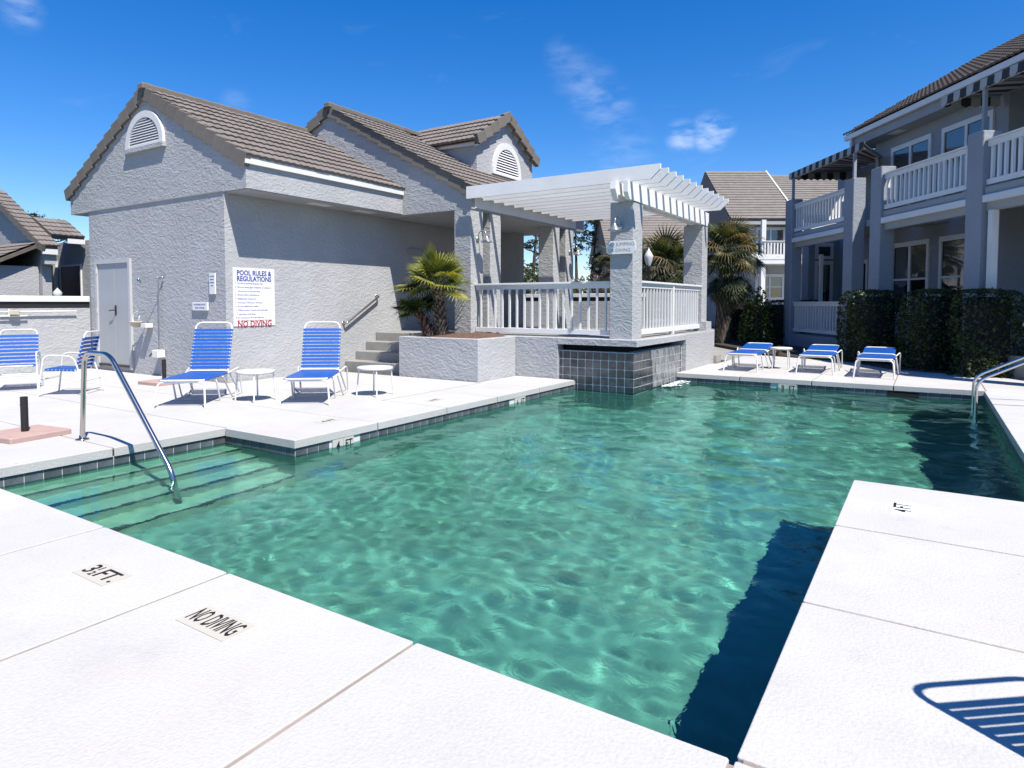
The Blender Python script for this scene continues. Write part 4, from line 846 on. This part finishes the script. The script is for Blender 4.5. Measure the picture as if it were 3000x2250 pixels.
# mulch bed
def slabm(pts, z0, z1): b = MB(); b.prism(pts, 'z', z0, z1); return b
bed = [V(7.3, 17.2), V(8.35, 15.4), V(8.25, 13.9), V(8.8, 13.0), V(10.6, 12.2), V(14, 11), V(20, 24), V(14, 30), V(8.4, 27), V(7.2, 23)]
tag(slabm([(p.x, p.y) for p in bed], -.1, .03).build('planting_bed', 'mulch'), kind='structure')
tag(MB().box((-60, 17.2, -.1), (30, 90, -.06)).build('parking_lot', 'concrete'), kind='structure')
# ------------------------------------------------------------------ pines
def pine(label, p, h, seed, spread=1.9, base_=.55, group='tall pines behind the terrace'):
    t = thing('pine_tree', label, 'tree', tuple(p), 0, group); g_ = random.Random(seed); ln = (g_.uniform(-.5, .5), g_.uniform(-.5, .5))
    path = trunk_path((0, 0, -.2), ln, h * .97); MB().tube(path, .16, 8, radii=[.17 * (1 - .8 * i / 7) + .02 for i in range(8)]).build('trunk', 'bark', t)
    cl = []; br = MB()
    for i in range(11):
        q = base_ + (1 - base_) * (i / 10); c = path[min(7, int(q * 7))].lerp(path[min(7, int(q * 7) + 1)], q * 7 - int(q * 7)); a = g_.uniform(0, 6.28)
        l_ = spread * g_.uniform(.45, 1.05) * (1 - .55 * max(0, q - .8) / .2); e = c + Vector((math.cos(a) * l_, math.sin(a) * l_, l_ * g_.uniform(.15, .6)))
        br.tube([c, c.lerp(e, .5) + Vector((0, 0, -.08)), e], .04, 5, radii=[.05, .035, .015], cap=False); cl += [(e, g_.uniform(.35, .75)), (c.lerp(e, .72) + Vector((0, 0, .15)), g_.uniform(.25, .5))] if q > base_ + .12 or g_.random() < .5 else [(e, .3)]
    cl.append((path[-1] + Vector((0, 0, .1)), .8)); br.build('branches', 'bark', t)
    b = MB()
    for c, r_ in cl:
        for k in range(int(90 * r_ + 20)):
            d = Vector((g_.gauss(0, 1), g_.gauss(0, 1), g_.gauss(0, .55))); d = d.normalized() * r_ * g_.uniform(.2, 1); d.z *= .55; leaf_cloud(b, [c + d], .085, g_)
    tag(b.build('crown', 'needle', t), kind='stuff')
for lab, lat, dep, h, sd, sp_, ba in (('tall slender pine just beyond the farthest porch column', 5.9 / 1.0 - .4, 47, 7.1, 1, 1.2, .74), ('tall pine with flat dark crown behind the balustrade', 6.7, 50, 7.9, 2, 1.9, .76), ('small pine with bare middle trunk behind the balustrade', 7.6, 49, 5.2, 3, .8, .7), ('forked pine beside the no jumping sign', 8.35, 52, 7.6, 4, 1.5, .62), ('pine half hidden by the sconce column', 9.3, 52, 7.7, 5, 1.7, .7), ('bare branched pine seen through the porch opening', 1.8, 40, 6.7, 6, 1.2, .55), ('pine with crossing limbs seen through the porch opening', 2.75, 42, 7.0, 7, 1.3, .55), ('distant pine peeking above the neighbouring house roof', -30.6, 42, 7.3, 8, 2.0, .6), ('second distant pine above the neighbouring house roof', -29.2, 43, 6.9, 9, 1.6, .6)):
    pine(lab, V(lat, dep, 0), h, sd, sp_, ba)
for i, (lat, dep, r_, hh) in enumerate(((4.7, 40, 1.2, 2.9), (6.0, 41, 1.3, 3.3), (7.2, 42, 1.5, 3.9), (9.6, 40, 1.7, 3.4))):
    shrub('brush', ['olive brush at the foot of the slender pine', 'brown brush below the small pine', 'tall brown brush beside the sconce column', 'brush behind the street lamp'][i], V(lat, dep, 0), r_, hh, 2200, 50 + i, ['bush_leaf', 'scrub', 'scrub', 'hedge_leaf'][i], 'scrub', .1)
# ------------------------------------------------------------------ street lamp, cart
t = thing('street_lamp', 'black street lamp with frosted acorn globe', 'street lamp', tuple(V(5.45, 24.2, 0)))
MB().lathe([(.13, 0), (.12, .25), (.06, .4), (.045, 2.55), (.07, 2.6), (.05, 2.7), (.11, 2.78), (.0, 2.8)], n=14).build('post', 'lamp_black', t)
MB().lathe([(.07, 2.79), (.12, 2.93), (.155, 3.08), (.16, 3.16), (.10, 3.27), (.04, 3.36), (.015, 3.42), (.0, 3.48)], n=18).build('globe', 'frosted', t)
t = thing('golf_cart', 'grey parked golf cart seen over the terrace railing', 'cart', tuple(V(6.1, 24.0, 0)), YW)
MB().cbox((-.8, -.6, .35), (.9, .6, .85), .1).build('body', 'cart_grey', t); MB().cbox((-.75, -.6, 1.95), (.75, .6, 2.03), .02).build('canopy', 'cart_grey', t)
for x in (-.7, .7):
    for y in (-.55, .55): MB().tube([(x, y, .8), (x * .95, y, 1.96)], .02, 6).build('post', 'lamp_black', t)
for x in (-.55, .6):
    for y in (-.6, .6): MB().lathe([(0, -.08), (.2, -.08), (.23, -.03), (.23, .03), (.2, .08), (0, .08)], (x, y, .23), 16, axis='y').build('wheel', 'lamp_black', t)
MB().cbox((.25, -.5, .85), (.55, .5, 1.9), .03).build('seat_back', 'metal_white', t)
# ------------------------------------------------------------------ window helper (local coordinates of a building)
def window(root, M, w_, h_, panes=2, hung=False, material='trim_white', fill='curtain', fw=.10, name='window'):
    """M: frame with x along the wall, z up, -y out of the wall"""
    f_ = MB(); f_.box((-w_ / 2, -.05, 0), (-w_ / 2 + fw, .0, h_)); f_.box((w_ / 2 - fw, -.05, 0), (w_ / 2, .0, h_)); f_.box((-w_ / 2 + fw, -.05, 0), (w_ / 2 - fw, 0, fw)); f_.box((-w_ / 2 + fw, -.05, h_ - fw * 1.3), (w_ / 2 - fw, 0, h_))
    iw = w_ - 2 * fw
    for i in range(1, panes): x = -iw / 2 + iw * i / panes; f_.box((x - .045, -.045, fw), (x + .045, -.001, h_ - fw * 1.3))
    if hung: f_.box((-iw / 2, -.04, h_ * .48), (iw / 2, -.002, h_ * .48 + .05))
    wn_ = link(name, f_.mesh(name, material), root); wn_.matrix_local = M
    for i in range(panes):
        x0, x1 = -iw / 2 + iw * i / panes + (.045 if i else 0), -iw / 2 + iw * (i + 1) / panes - (.045 if i < panes - 1 else 0)
        rows = ((fw, h_ * .48), (h_ * .48 + .05, h_ - fw * 1.3)) if hung else ((fw, h_ - fw * 1.3),)
        for z0, z1 in rows: MB().quad((x0, -.018, z0), (x1, -.018, z0), (x1, -.018, z1), (x0, -.018, z1)).build('pane', 'glass', wn_)
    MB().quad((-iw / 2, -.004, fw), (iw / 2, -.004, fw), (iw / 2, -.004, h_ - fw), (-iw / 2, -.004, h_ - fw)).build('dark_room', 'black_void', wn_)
    if fill == 'curtain':
        c = MB(); k = 40; xs_ = [-iw / 2 + .02 + (iw - .04) * i / k for i in range(k + 1)]; ys_ = [-.009 + .004 * math.sin(i * 1.9) for i in range(k + 1)]
        c.add([(x, y, fw) for x, y in zip(xs_, ys_)] + [(x, y, h_ - fw * 1.4) for x, y in zip(xs_, ys_)], [(i, i + 1, k + 2 + i, k + 1 + i) for i in range(k)], smooth=True); c.build('curtain', 'curtain', wn_)
    if fill == 'blind':
        for i in range(panes):
            x0, x1 = -iw / 2 + iw * i / panes + .05, -iw / 2 + iw * (i + 1) / panes - .05; c = MB(); k = 10; z0 = h_ * (.52 if i % 2 else .44)
            vs = []; kk = 7
            for j in range(kk + 1):
                for i2 in range(k + 1):
                    u = i2 / k; tt = j / kk; vs.append((x0 + (x1 - x0) * u, -.010 + .004 * math.sin(tt * 22), h_ - fw * 1.4 - (h_ - fw * 1.4 - z0) * tt - .10 * tt * math.sin(u * math.pi)))
            c.add(vs, [(j * (k + 1) + i2, j * (k + 1) + i2 + 1, (j + 1) * (k + 1) + i2 + 1, (j + 1) * (k + 1) + i2) for j in range(kk) for i2 in range(k)], smooth=True); c.build('blind', 'blind', wn_)
    return wn_
# ------------------------------------------------------------------ townhouse block beside the pool (local: x = across from camera, y = depth)
BR = R(34.0)
tb = thing('townhouse_block', 'blue grey two storey townhouse block with white balconies beside the pool', 'building', (0, 0, 0), BR)
WU, EU = 11.6, 11.05
def tbp(name, material, *boxes):
    b = MB()
    for bx in boxes: b.box(*bx)
    return b.build(name, material, tb)
tbp('wall', 'stucco_blue', ((WU, 14.7, 0), (19, 19.8, 6.5)))
tbp('recessed_wall', 'stucco_blue', ((12.9, 9.9, 0), (19, 14.69, 6.5)))
tbp('far_wall', 'stucco_blue', ((11.95, 19.81, 0), (19, 22.6, 6.2)))
tbp('end_wall', 'stucco_blue', ((10.9, 22.4, 0), (12.0, 22.9, 3.55)))
far_lean = tbp('lower_floor', 'concrete', ((9.75, 9.9, 0), (19, 22.4, .42)))
# columns
for u0, u1, v0, v1 in ((9.70, 10.05, 21.12, 21.6), (9.70, 10.04, 17.54, 18.0), (9.55, 9.92, 16.04, 16.49), (9.55, 9.94, 12.72, 13.15), (9.55, 9.94, 9.9, 10.33)):
    c_ = MB(); c_.cbox((u0, v0, -.05), (u1, v1, 4.76), .015); c_.build('column', 'stucco_blue', tb)
def balcony(u, v0, v1, uw, rail_=True, nb=20):
    b = MB(); b.box((u + .06, v0, 3.55), (u + .2, v1, 3.64)); b.box((u + .1, v0, 3.52), (uw, v1, 3.62)); b.build('balcony_floor', 'soffit', tb)
    MB().box((u + .05, v0, 3.64), (u + .17, v1, 3.66)).build('floor_edge', 'stucco_blue', tb)
    MB().cbox((u + .0, v0, 3.36), (u + .22, v1, 3.50), .015).build('white_beam', 'trim_white', tb)
    MB().box((u + .06, v0, 3.50), (u + .2, v1, 3.55)).build('fascia_board', 'stucco_blue', tb)
    MB().box((u + .10, v0, 3.20), (u + .24, v1, 3.36)).build('lower_beam', 'soffit', tb)
    railing('balcony_railing', None, (u + .11, v0), (u + .11, v1), 3.70, 4.58, nb, root=tb, bw=.05, rail=.11)
balcony(9.70, 18.01, 21.11, 11.95, nb=18); balcony(9.55, 13.16, 16.03, 12.9, nb=17); balcony(9.55, 10.34, 12.71, 12.9, nb=14)
tbp('balcony_link', 'soffit', ((10.06, 16.5, 3.45), (11.6, 17.53, 3.62)))
railing('porch_railing', None, (9.82, 18.01), (9.82, 21.1), .50, 1.45, 18, root=tb, bw=.05, rail=.10)
tbp('porch_plinth', 'stucco_blue', ((9.74, 18.01, -.05), (9.95, 21.11, .41)))
tbp('porch_post', 'trim_white', ((9.62, 10.5, 0), (9.74, 10.62, 3.2))); tbp('porch_post', 'trim_white', ((9.62, 12.50, 0), (9.74, 12.62, 3.2)))
tbp('white_pole', 'trim_white', ((10.75, 21.3, .42), (10.85, 21.4, 3.0)))
[tbp('ceiling_light', 'trim_white', ((EU + .16, v_, 6.172), (EU + .42, v_ + .5, 6.179))) for v_ in (18.1, 15.3)]
# roof, gutter, downspout
b = MB(); b.prism([(EU - .05, 6.60), (15.5, 9.2), (19.5, 6.95), (19.5, 6.85), (15.5, 9.1), (EU - .05, 6.50)], 'y', 9.9, 20.4); rt = b.build('roof', 'roof_dark', tb)
ut = Vector((4.50, 0, 2.60)).normalized()
tiles(rt, (EU - .09, 20.42, 6.60), (0, -1, 0), ut, 32, 13, .33, .38, 'roof_dark', joined=True)
tbp('gutter', 'trim_white', ((EU - .10, 9.9, 6.42), (EU - .0, 20.4, 6.56)))
tbp('eave_board', 'stucco_blue', ((EU + .03, 9.9, 6.18), (EU + .12, 20.3, 6.44)))
tbp('eave_soffit', 'soffit', ((EU + .12, 9.9, 6.18), (12.95, 20.3, 6.24)))
MB().tube(smooth_path([(EU - .05, 20.1, 6.43), (EU - .05, 20.1, 6.12), (WU - .06, 19.6, 5.75), (WU - .06, 19.6, 4.0)], .12), .045, 8).build('downspout', 'trim_white', tb)
gt = MB().cbox((-.02, -.16, -.10), (.44, .03, .10), .01).mesh('rake_tile', 'marker_cream')
for i in range(7):
    p = Vector((EU + .02 + .37 * i, 14.9, 6.62 + .185 * i)); o = link('rake_tile', gt, tb); o.matrix_local = frame(p, (.894, 0, .447), (0, -1, 0)) @ Matrix.Rotation(math.pi, 4, 'X')
# windows on the long wall face -x : frame x along -y(depth decreasing), z up
def wall_m(u, v, z): return Matrix(((0, 1, 0, u), (-1, 0, 0, v), (0, 0, 1, z), (0, 0, 0, 1)))
window(tb, wall_m(WU - .002, 18.1, 3.95), 1.72, 1.92, 2); window(tb, wall_m(WU - .002, 15.97, 3.95), 1.72, 1.92, 2)
window(tb, wall_m(WU - .002, 18.0, 1.05), 1.62, 2.06, 2, True, fill='blind'); window(tb, wall_m(WU - .002, 16.2, 1.05), 1.20, 2.06, 1, True, fill='blind')
window(tb, wall_m(12.898, 12.6, .45), 1.0, 2.4, 1, fill='none', name='door_frame'); window(tb, wall_m(12.898, 12.2, 3.65), 1.0, 2.2, 1, fill='none', name='door_frame')
window(tb, Matrix.Translation((11.42, 22.398, 1.1)), .62, 1.75, 1, fill='blind'); window(tb, Matrix.Translation((11.42, 22.398, 2.92)), .62, .55, 1, fill='none')
window(tb, wall_m(11.948, 21.1, .5), 1.0, 2.3, 1, fill='none', name='door_frame')
# awnings
def awning(label, u0, zf, u1, zb_, v0, v1, posts, grp, vb=None):
    t = thing('awning', label, 'awning', (0, 0, 0), BR, grp); n = int((v1 - v0) / .19); st_ = (v1 - v0) / n; b = MB(); vb = v0 if vb is None else vb
    bk = lambda v_: vb + (v_ - v0) * (v1 - vb) / (v1 - v0)
    for i in range(n):
        a, c = v0 + st_ * i, v0 + st_ * (i + 1); mi = i % 2
        b.quad((u0, a, zf), (u0, c, zf), (u1, bk(c), zb_), (u1, bk(a), zb_), mi)
        m_ = (a + c) / 2; b.add([(u0, a, zf), (u0, c, zf), (u0 - .012, c, zf - .17), (u0 - .012, m_, zf - .22), (u0 - .012, a, zf - .17)], [(0, 4, 3, 2, 1)], mi)
    b.build('canopy', ['awning_dark', 'awning_light'], t); k = int((u1 - u0) / .2); sd = (u1 - u0) / k
    s_ = MB()
    for i in range(k):
        a, c = u0 + sd * i, u0 + sd * (i + 1); za, zc = zf + (zb_ - zf) * i / k, zf + (zb_ - zf) * (i + 1) / k
        s_.add([(a, v1, za), (c, v1, zc), (c, v1, zf - .17), ((a + c) / 2, v1, zf - .22), (a, v1, zf - .17)], [(0, 1, 2, 3, 4)], i % 2)
    s_.build('side_valance', ['awning_dark', 'awning_light'], t)
    for z_ in (0, -.16): MB().tube([(u0 + .03, v0, zf - .03 + z_), (u0 + .03, v1, zf - .03 + z_)], .018, 6).build('frame_bar', 'galvanised', t)
    for v_ in np.linspace(v0 + .05, v1 - .05, 5): MB().tube([(u0 + .02, v_, zf - .03), (u1, bk(v_), zb_ - .03)], .016, 6).build('frame_bar', 'galvanised', t)
    for v_ in posts: MB().box((u0 + .0, v_ - .035, 4.755 if u0 < 10 else 3.63), (u0 + .07, v_ + .035, zf - .02)).build('post', 'stucco_blue', t)
awning('grey striped awning over the balcony beside the downspout', 9.80, 5.66, 11.9, 5.78, 17.3, 21.6, (17.75, 21.35), 'striped balcony awnings', 19.86)
awning('grey striped awning over the balcony closest to the ladder rails', 10.2, 6.05, 11.55, 6.13, 10.2, 14.9, (13.62, 10.4), 'striped balcony awnings')
# white gate post and rail at the deck edge
t = thing('gate_post', 'white square gate post with cap at the deck edge', 'post', tuple(V(9.80, 11.95, 0)), YW)
MB().cbox((-.11, -.11, -.05), (.11, .11, .98), .008).build('shaft', 'trim_white', t); MB().cbox((-.15, -.15, .98), (.15, .15, 1.05), .02).build('cap', 'trim_white', t)
t = railing('railing', 'white porch railing behind the gate post', V(10.1, 12.6)[:2], V(11.6, 12.5)[:2], .55, 1.5, 9)
# ------------------------------------------------------------------ far wing
fw_ = thing('far_townhouse_wing', 'grey two storey wing with brown tile roof beyond the palms', 'building', (0, 0, 0), YW)
FD = 36.0; PXM = FD / 1915
def fu(x): return (x - 1467) * PXM
def fz(y): return 1.4 + (888.5 - y) * PXM
b = MB(); b.box((fu(2195), FD, 0), (fu(2720), FD + 7, fz(655))); b.build('wall', 'stucco_far', fw_)
b = MB(); b.box((fu(2150), FD + 1, 0), (fu(2194), FD + 7, fz(655))); b.build('side_wall', 'stucco_far', fw_)
def broof(x0, x1, y0d, ye_, zr_, depth, nm):
    b = MB(); b.prism([(y0d, ye_), (y0d + depth, zr_), (y0d + depth * 2, ye_), (y0d + depth * 2, ye_ - .12), (y0d, ye_ - .12)], 'x', x0, x1); rf = b.build(nm, 'roof_far', fw_)
    h_ = math.hypot(depth, zr_ - ye_); n_ = int((x1 - x0) / .33)
    tiles(rf, (x0, y0d - .03, ye_ + .01), (1, 0, 0), (0, depth / h_, (zr_ - ye_) / h_), n_, int(h_ / .30), (x1 - x0) / n_, .30, 'roof_far', joined=True)
    return rf
ze = fz(648)
rf = broof(fu(2140) - .3, fu(2318), FD - .6, ze, 9.35, 4.6, 'roof'); broof(fu(2322), fu(2720), FD - .1, ze + .25, 9.25, 4.6, 'roof')
MB().prism([(FD - .7, ze - .25), (FD + 3.95, 9.2), (FD + 3.95, 9.42), (FD - .7, ze + .12)], 'x', fu(2318), fu(2322)).build('parapet_strip', 'trim_white', fw_)
MB().box((fu(2140) - .3, FD - .62, ze - .28), (fu(2318), FD - .5, ze - .12)).build('gutter', 'soffit', fw_)
MB().box((fu(2185), FD - 1.5, fz(778)), (fu(2470), FD - .002, fz(764))).build('balcony_floor', 'trim_white', fw_)
MB().box((fu(2185), FD - 1.52, fz(766)), (fu(2470), FD - 1.40, fz(757))).build('white_beam', 'trim_white', fw_)
railing('balcony_railing', None, (fu(2200), FD - 1.42), (fu(2470), FD - 1.42), fz(756), fz(714), 30, root=fw_, bw=.07, rail=.08)
for x in (2198, 2303): MB().box((fu(x), FD - 1.40, 0 if x < 2200 else fz(757)), (fu(x) + .22, FD - 1.20, fz(655))).build('post', 'trim_white', fw_)
MB().prism([(FD - 1.4, fz(660)), (FD, fz(690)), (FD, fz(655)), (FD - 1.4, fz(648))], 'x', fu(2302), fu(2306)).build('brace_wall', 'trim_white', fw_)
window(fw_, Matrix.Translation((fu(2252), FD - .002, fz(757) + .05)), fu(2296) - fu(2210), fz(670) - fz(757), 2, fill='none', fw=.12)
window(fw_, Matrix.Translation((fu(2252), FD - .002, fz(878))), fu(2294) - fu(2210), fz(803) - fz(878), 2, True, fill='blind', fw=.12)
window(fw_, Matrix.Translation((fu(2400), FD - .002, .4)), 1.1, 2.2, 1, fill='none', fw=.12, name='door_frame')
window(fw_, Matrix.Translation((fu(2380), FD - .002, fz(757) + .05)), 1.6, 1.7, 2, fill='none', fw=.12)
# lower roofed building behind the palms
fb = thing('distant_house', 'distant house with broad brown tile roof behind the pergola palms', 'building', (0, 0, 0), YW)
b = MB(); b.box((7.6, 46, 0), (18.5, 55, 4.6)); b.build('wall', 'stucco_far', fb)
b = MB(); b.prism([(45.5, 4.7), (50.5, 8.5), (55.5, 4.7)], 'x', 7.4, 18.6); rf = b.build('roof', 'roof_far', fb)
h_ = math.hypot(5, 3.8); tiles(rf, (7.4, 45.45, 4.72), (1, 0, 0), (0, 5 / h_, 3.8 / h_), 28, 17, .4, .36, 'roof_far', joined=True)
window(fb, Matrix.Translation((10, 45.998, 1)), 1.4, 1.6, 2, fill='none')
fb2 = thing('white_gable_house', 'white gable wall of a house seen through the porch opening', 'building', (0, 0, 0), YW)
b = MB(); b.prism([(-6, 0), (2.0, 0), (2.0, 2.5), (-.2, 4.1), (-6, 6.6)], 'y', 33, 40); b.build('wall', 'far_white', fb2)
b = MB(); b.prism([(2.15, 2.46), (-.2, 4.16), (-6, 6.68), (-6, 6.8), (-.2, 4.26), (2.2, 2.55)], 'y', 32.9, 40); b.build('roof', 'roof_far', fb2)
# ------------------------------------------------------------------ neighbouring house behind the garden wall
nh = thing('neighbour_house', 'neighbouring grey stucco house with stepped tile roofs behind the garden wall', 'building', (-24.7, 9.9, 0))
zn = lambda x: 3.52 + (-24.7 - x) * .52
b = MB(); b.prism([(-33, 0), (-24.7, 0), (-24.7, zn(-24.7) - .1), (-29, zn(-29) - .1), (-33, 3.7)], 'y', 9.9, 10.18); b.build('wall', 'stucco', nh, nh)
b = MB(); b.box((-33, 11.4, 0), (-22.0, 16, 3.62)); b.build('side_wing', 'stucco', nh, nh)
b = MB(); b.prism([(-24.3, zn(-24.3) - .14), (-29, zn(-29) - .14), (-29, zn(-29)), (-24.3, zn(-24.3))], 'y', 9.72, 10.22); rn = b.build('roof', 'roof_dark', nh, nh)
hn = math.hypot(1, .52); tiles(rn, (-24.25, 9.74, zn(-24.25)), (0, 1, 0), (-1 / hn, 0, .52 / hn), 2, 13, .26, .37, root=nh)
rake(rn, nh, (-24.2, 9.72, zn(-24.2) - .02), (-29, 9.72, zn(-29) - .02), (0, -1, 0), 14, h=.24)
MB().box((-24.34, 9.75, zn(-24.3) - .30), (-24.24, 10.2, zn(-24.3) - .13)).build('fascia', 'trim_white', nh, nh)
MB().box((-24.66, 9.85, zn(-24.3) - .62), (-24.36, 10.2, zn(-24.3) - .31)).build('eave_box', 'stucco', nh, nh)
z3 = lambda x: 3.86 + (-21.6 - x) * .45
zw = lambda x: 3.72 + (-24.85 - x) * .50
b = MB(); b.prism([(-24.85, zw(-24.85) - .14), (-26.2, zw(-26.2) - .14), (-26.2, zw(-26.2)), (-24.85, zw(-24.85))], 'y', 10.24, 11.3); r3 = b.build('wing_roof', 'roof_dark', nh, nh)
tiles(r3, (-24.80, 10.24, zw(-24.8)), (0, 1, 0), (-.894, 0, .447), 3, 4, .35, .37, root=nh)
MB().box((-24.9, 10.75, 3.46), (-24.8, 11.3, 3.62)).build('wing_fascia', 'trim_white', nh, nh)
window(nh, Matrix.Translation((-1.4, 1.498, 1.55)), 1.6, 1.25, 1, fill='none', fw=.05)
MB().box((-27.35, 11.32, 1.0), (-27.15, 11.398, 2.95)).build('entry_trim', 'trim_white', nh, nh); MB().box((-28.3, 11.34, 2.82), (-27.35, 11.398, 2.96)).build('entry_lintel', 'trim_white', nh, nh); MB().box((-28.3, 11.37, 0), (-27.36, 11.397, 2.8)).build('entry_door', 'black_void', nh, nh)
# low bay in front
b = MB(); b.box((-31, 8.6, 0), (-24.9, 9.88, 2.62)); b.build('bay_wall', 'stucco', nh, nh)
b = MB(); b.prism([(8.3, 2.62), (9.9, 3.42), (9.9, 3.30), (8.3, 2.50)], 'x', -31, -24.6); rb_ = b.build('bay_roof', 'roof_dark', nh, nh)
tiles(rb_, (-27.7, 8.26, 2.63), (1, 0, 0), (0, .894, .447), 9, 5, .34, .36, root=nh)
MB().box((-31, 8.30, 2.44), (-24.66, 8.36, 2.54)).build('bay_fascia', 'trim_white', nh, nh)
window(nh, Matrix.Translation((-2.4, -1.302, 1.15)), 2.6, 1.0, 1, fill='none', fw=.06)
t = thing('lantern_pair', 'small dark lantern standing behind the garden wall', 'lantern', (-21.5, 9.0, 0))
MB().tube([(0, 0, 0), (0, 0, 1.5)], .03, 8).build('post', 'lamp_black', t); MB().lathe([(.05, 1.5), (.11, 1.62), (.12, 1.72), (.05, 1.8), (0, 1.86)], n=10).build('globe', 'frosted', t)
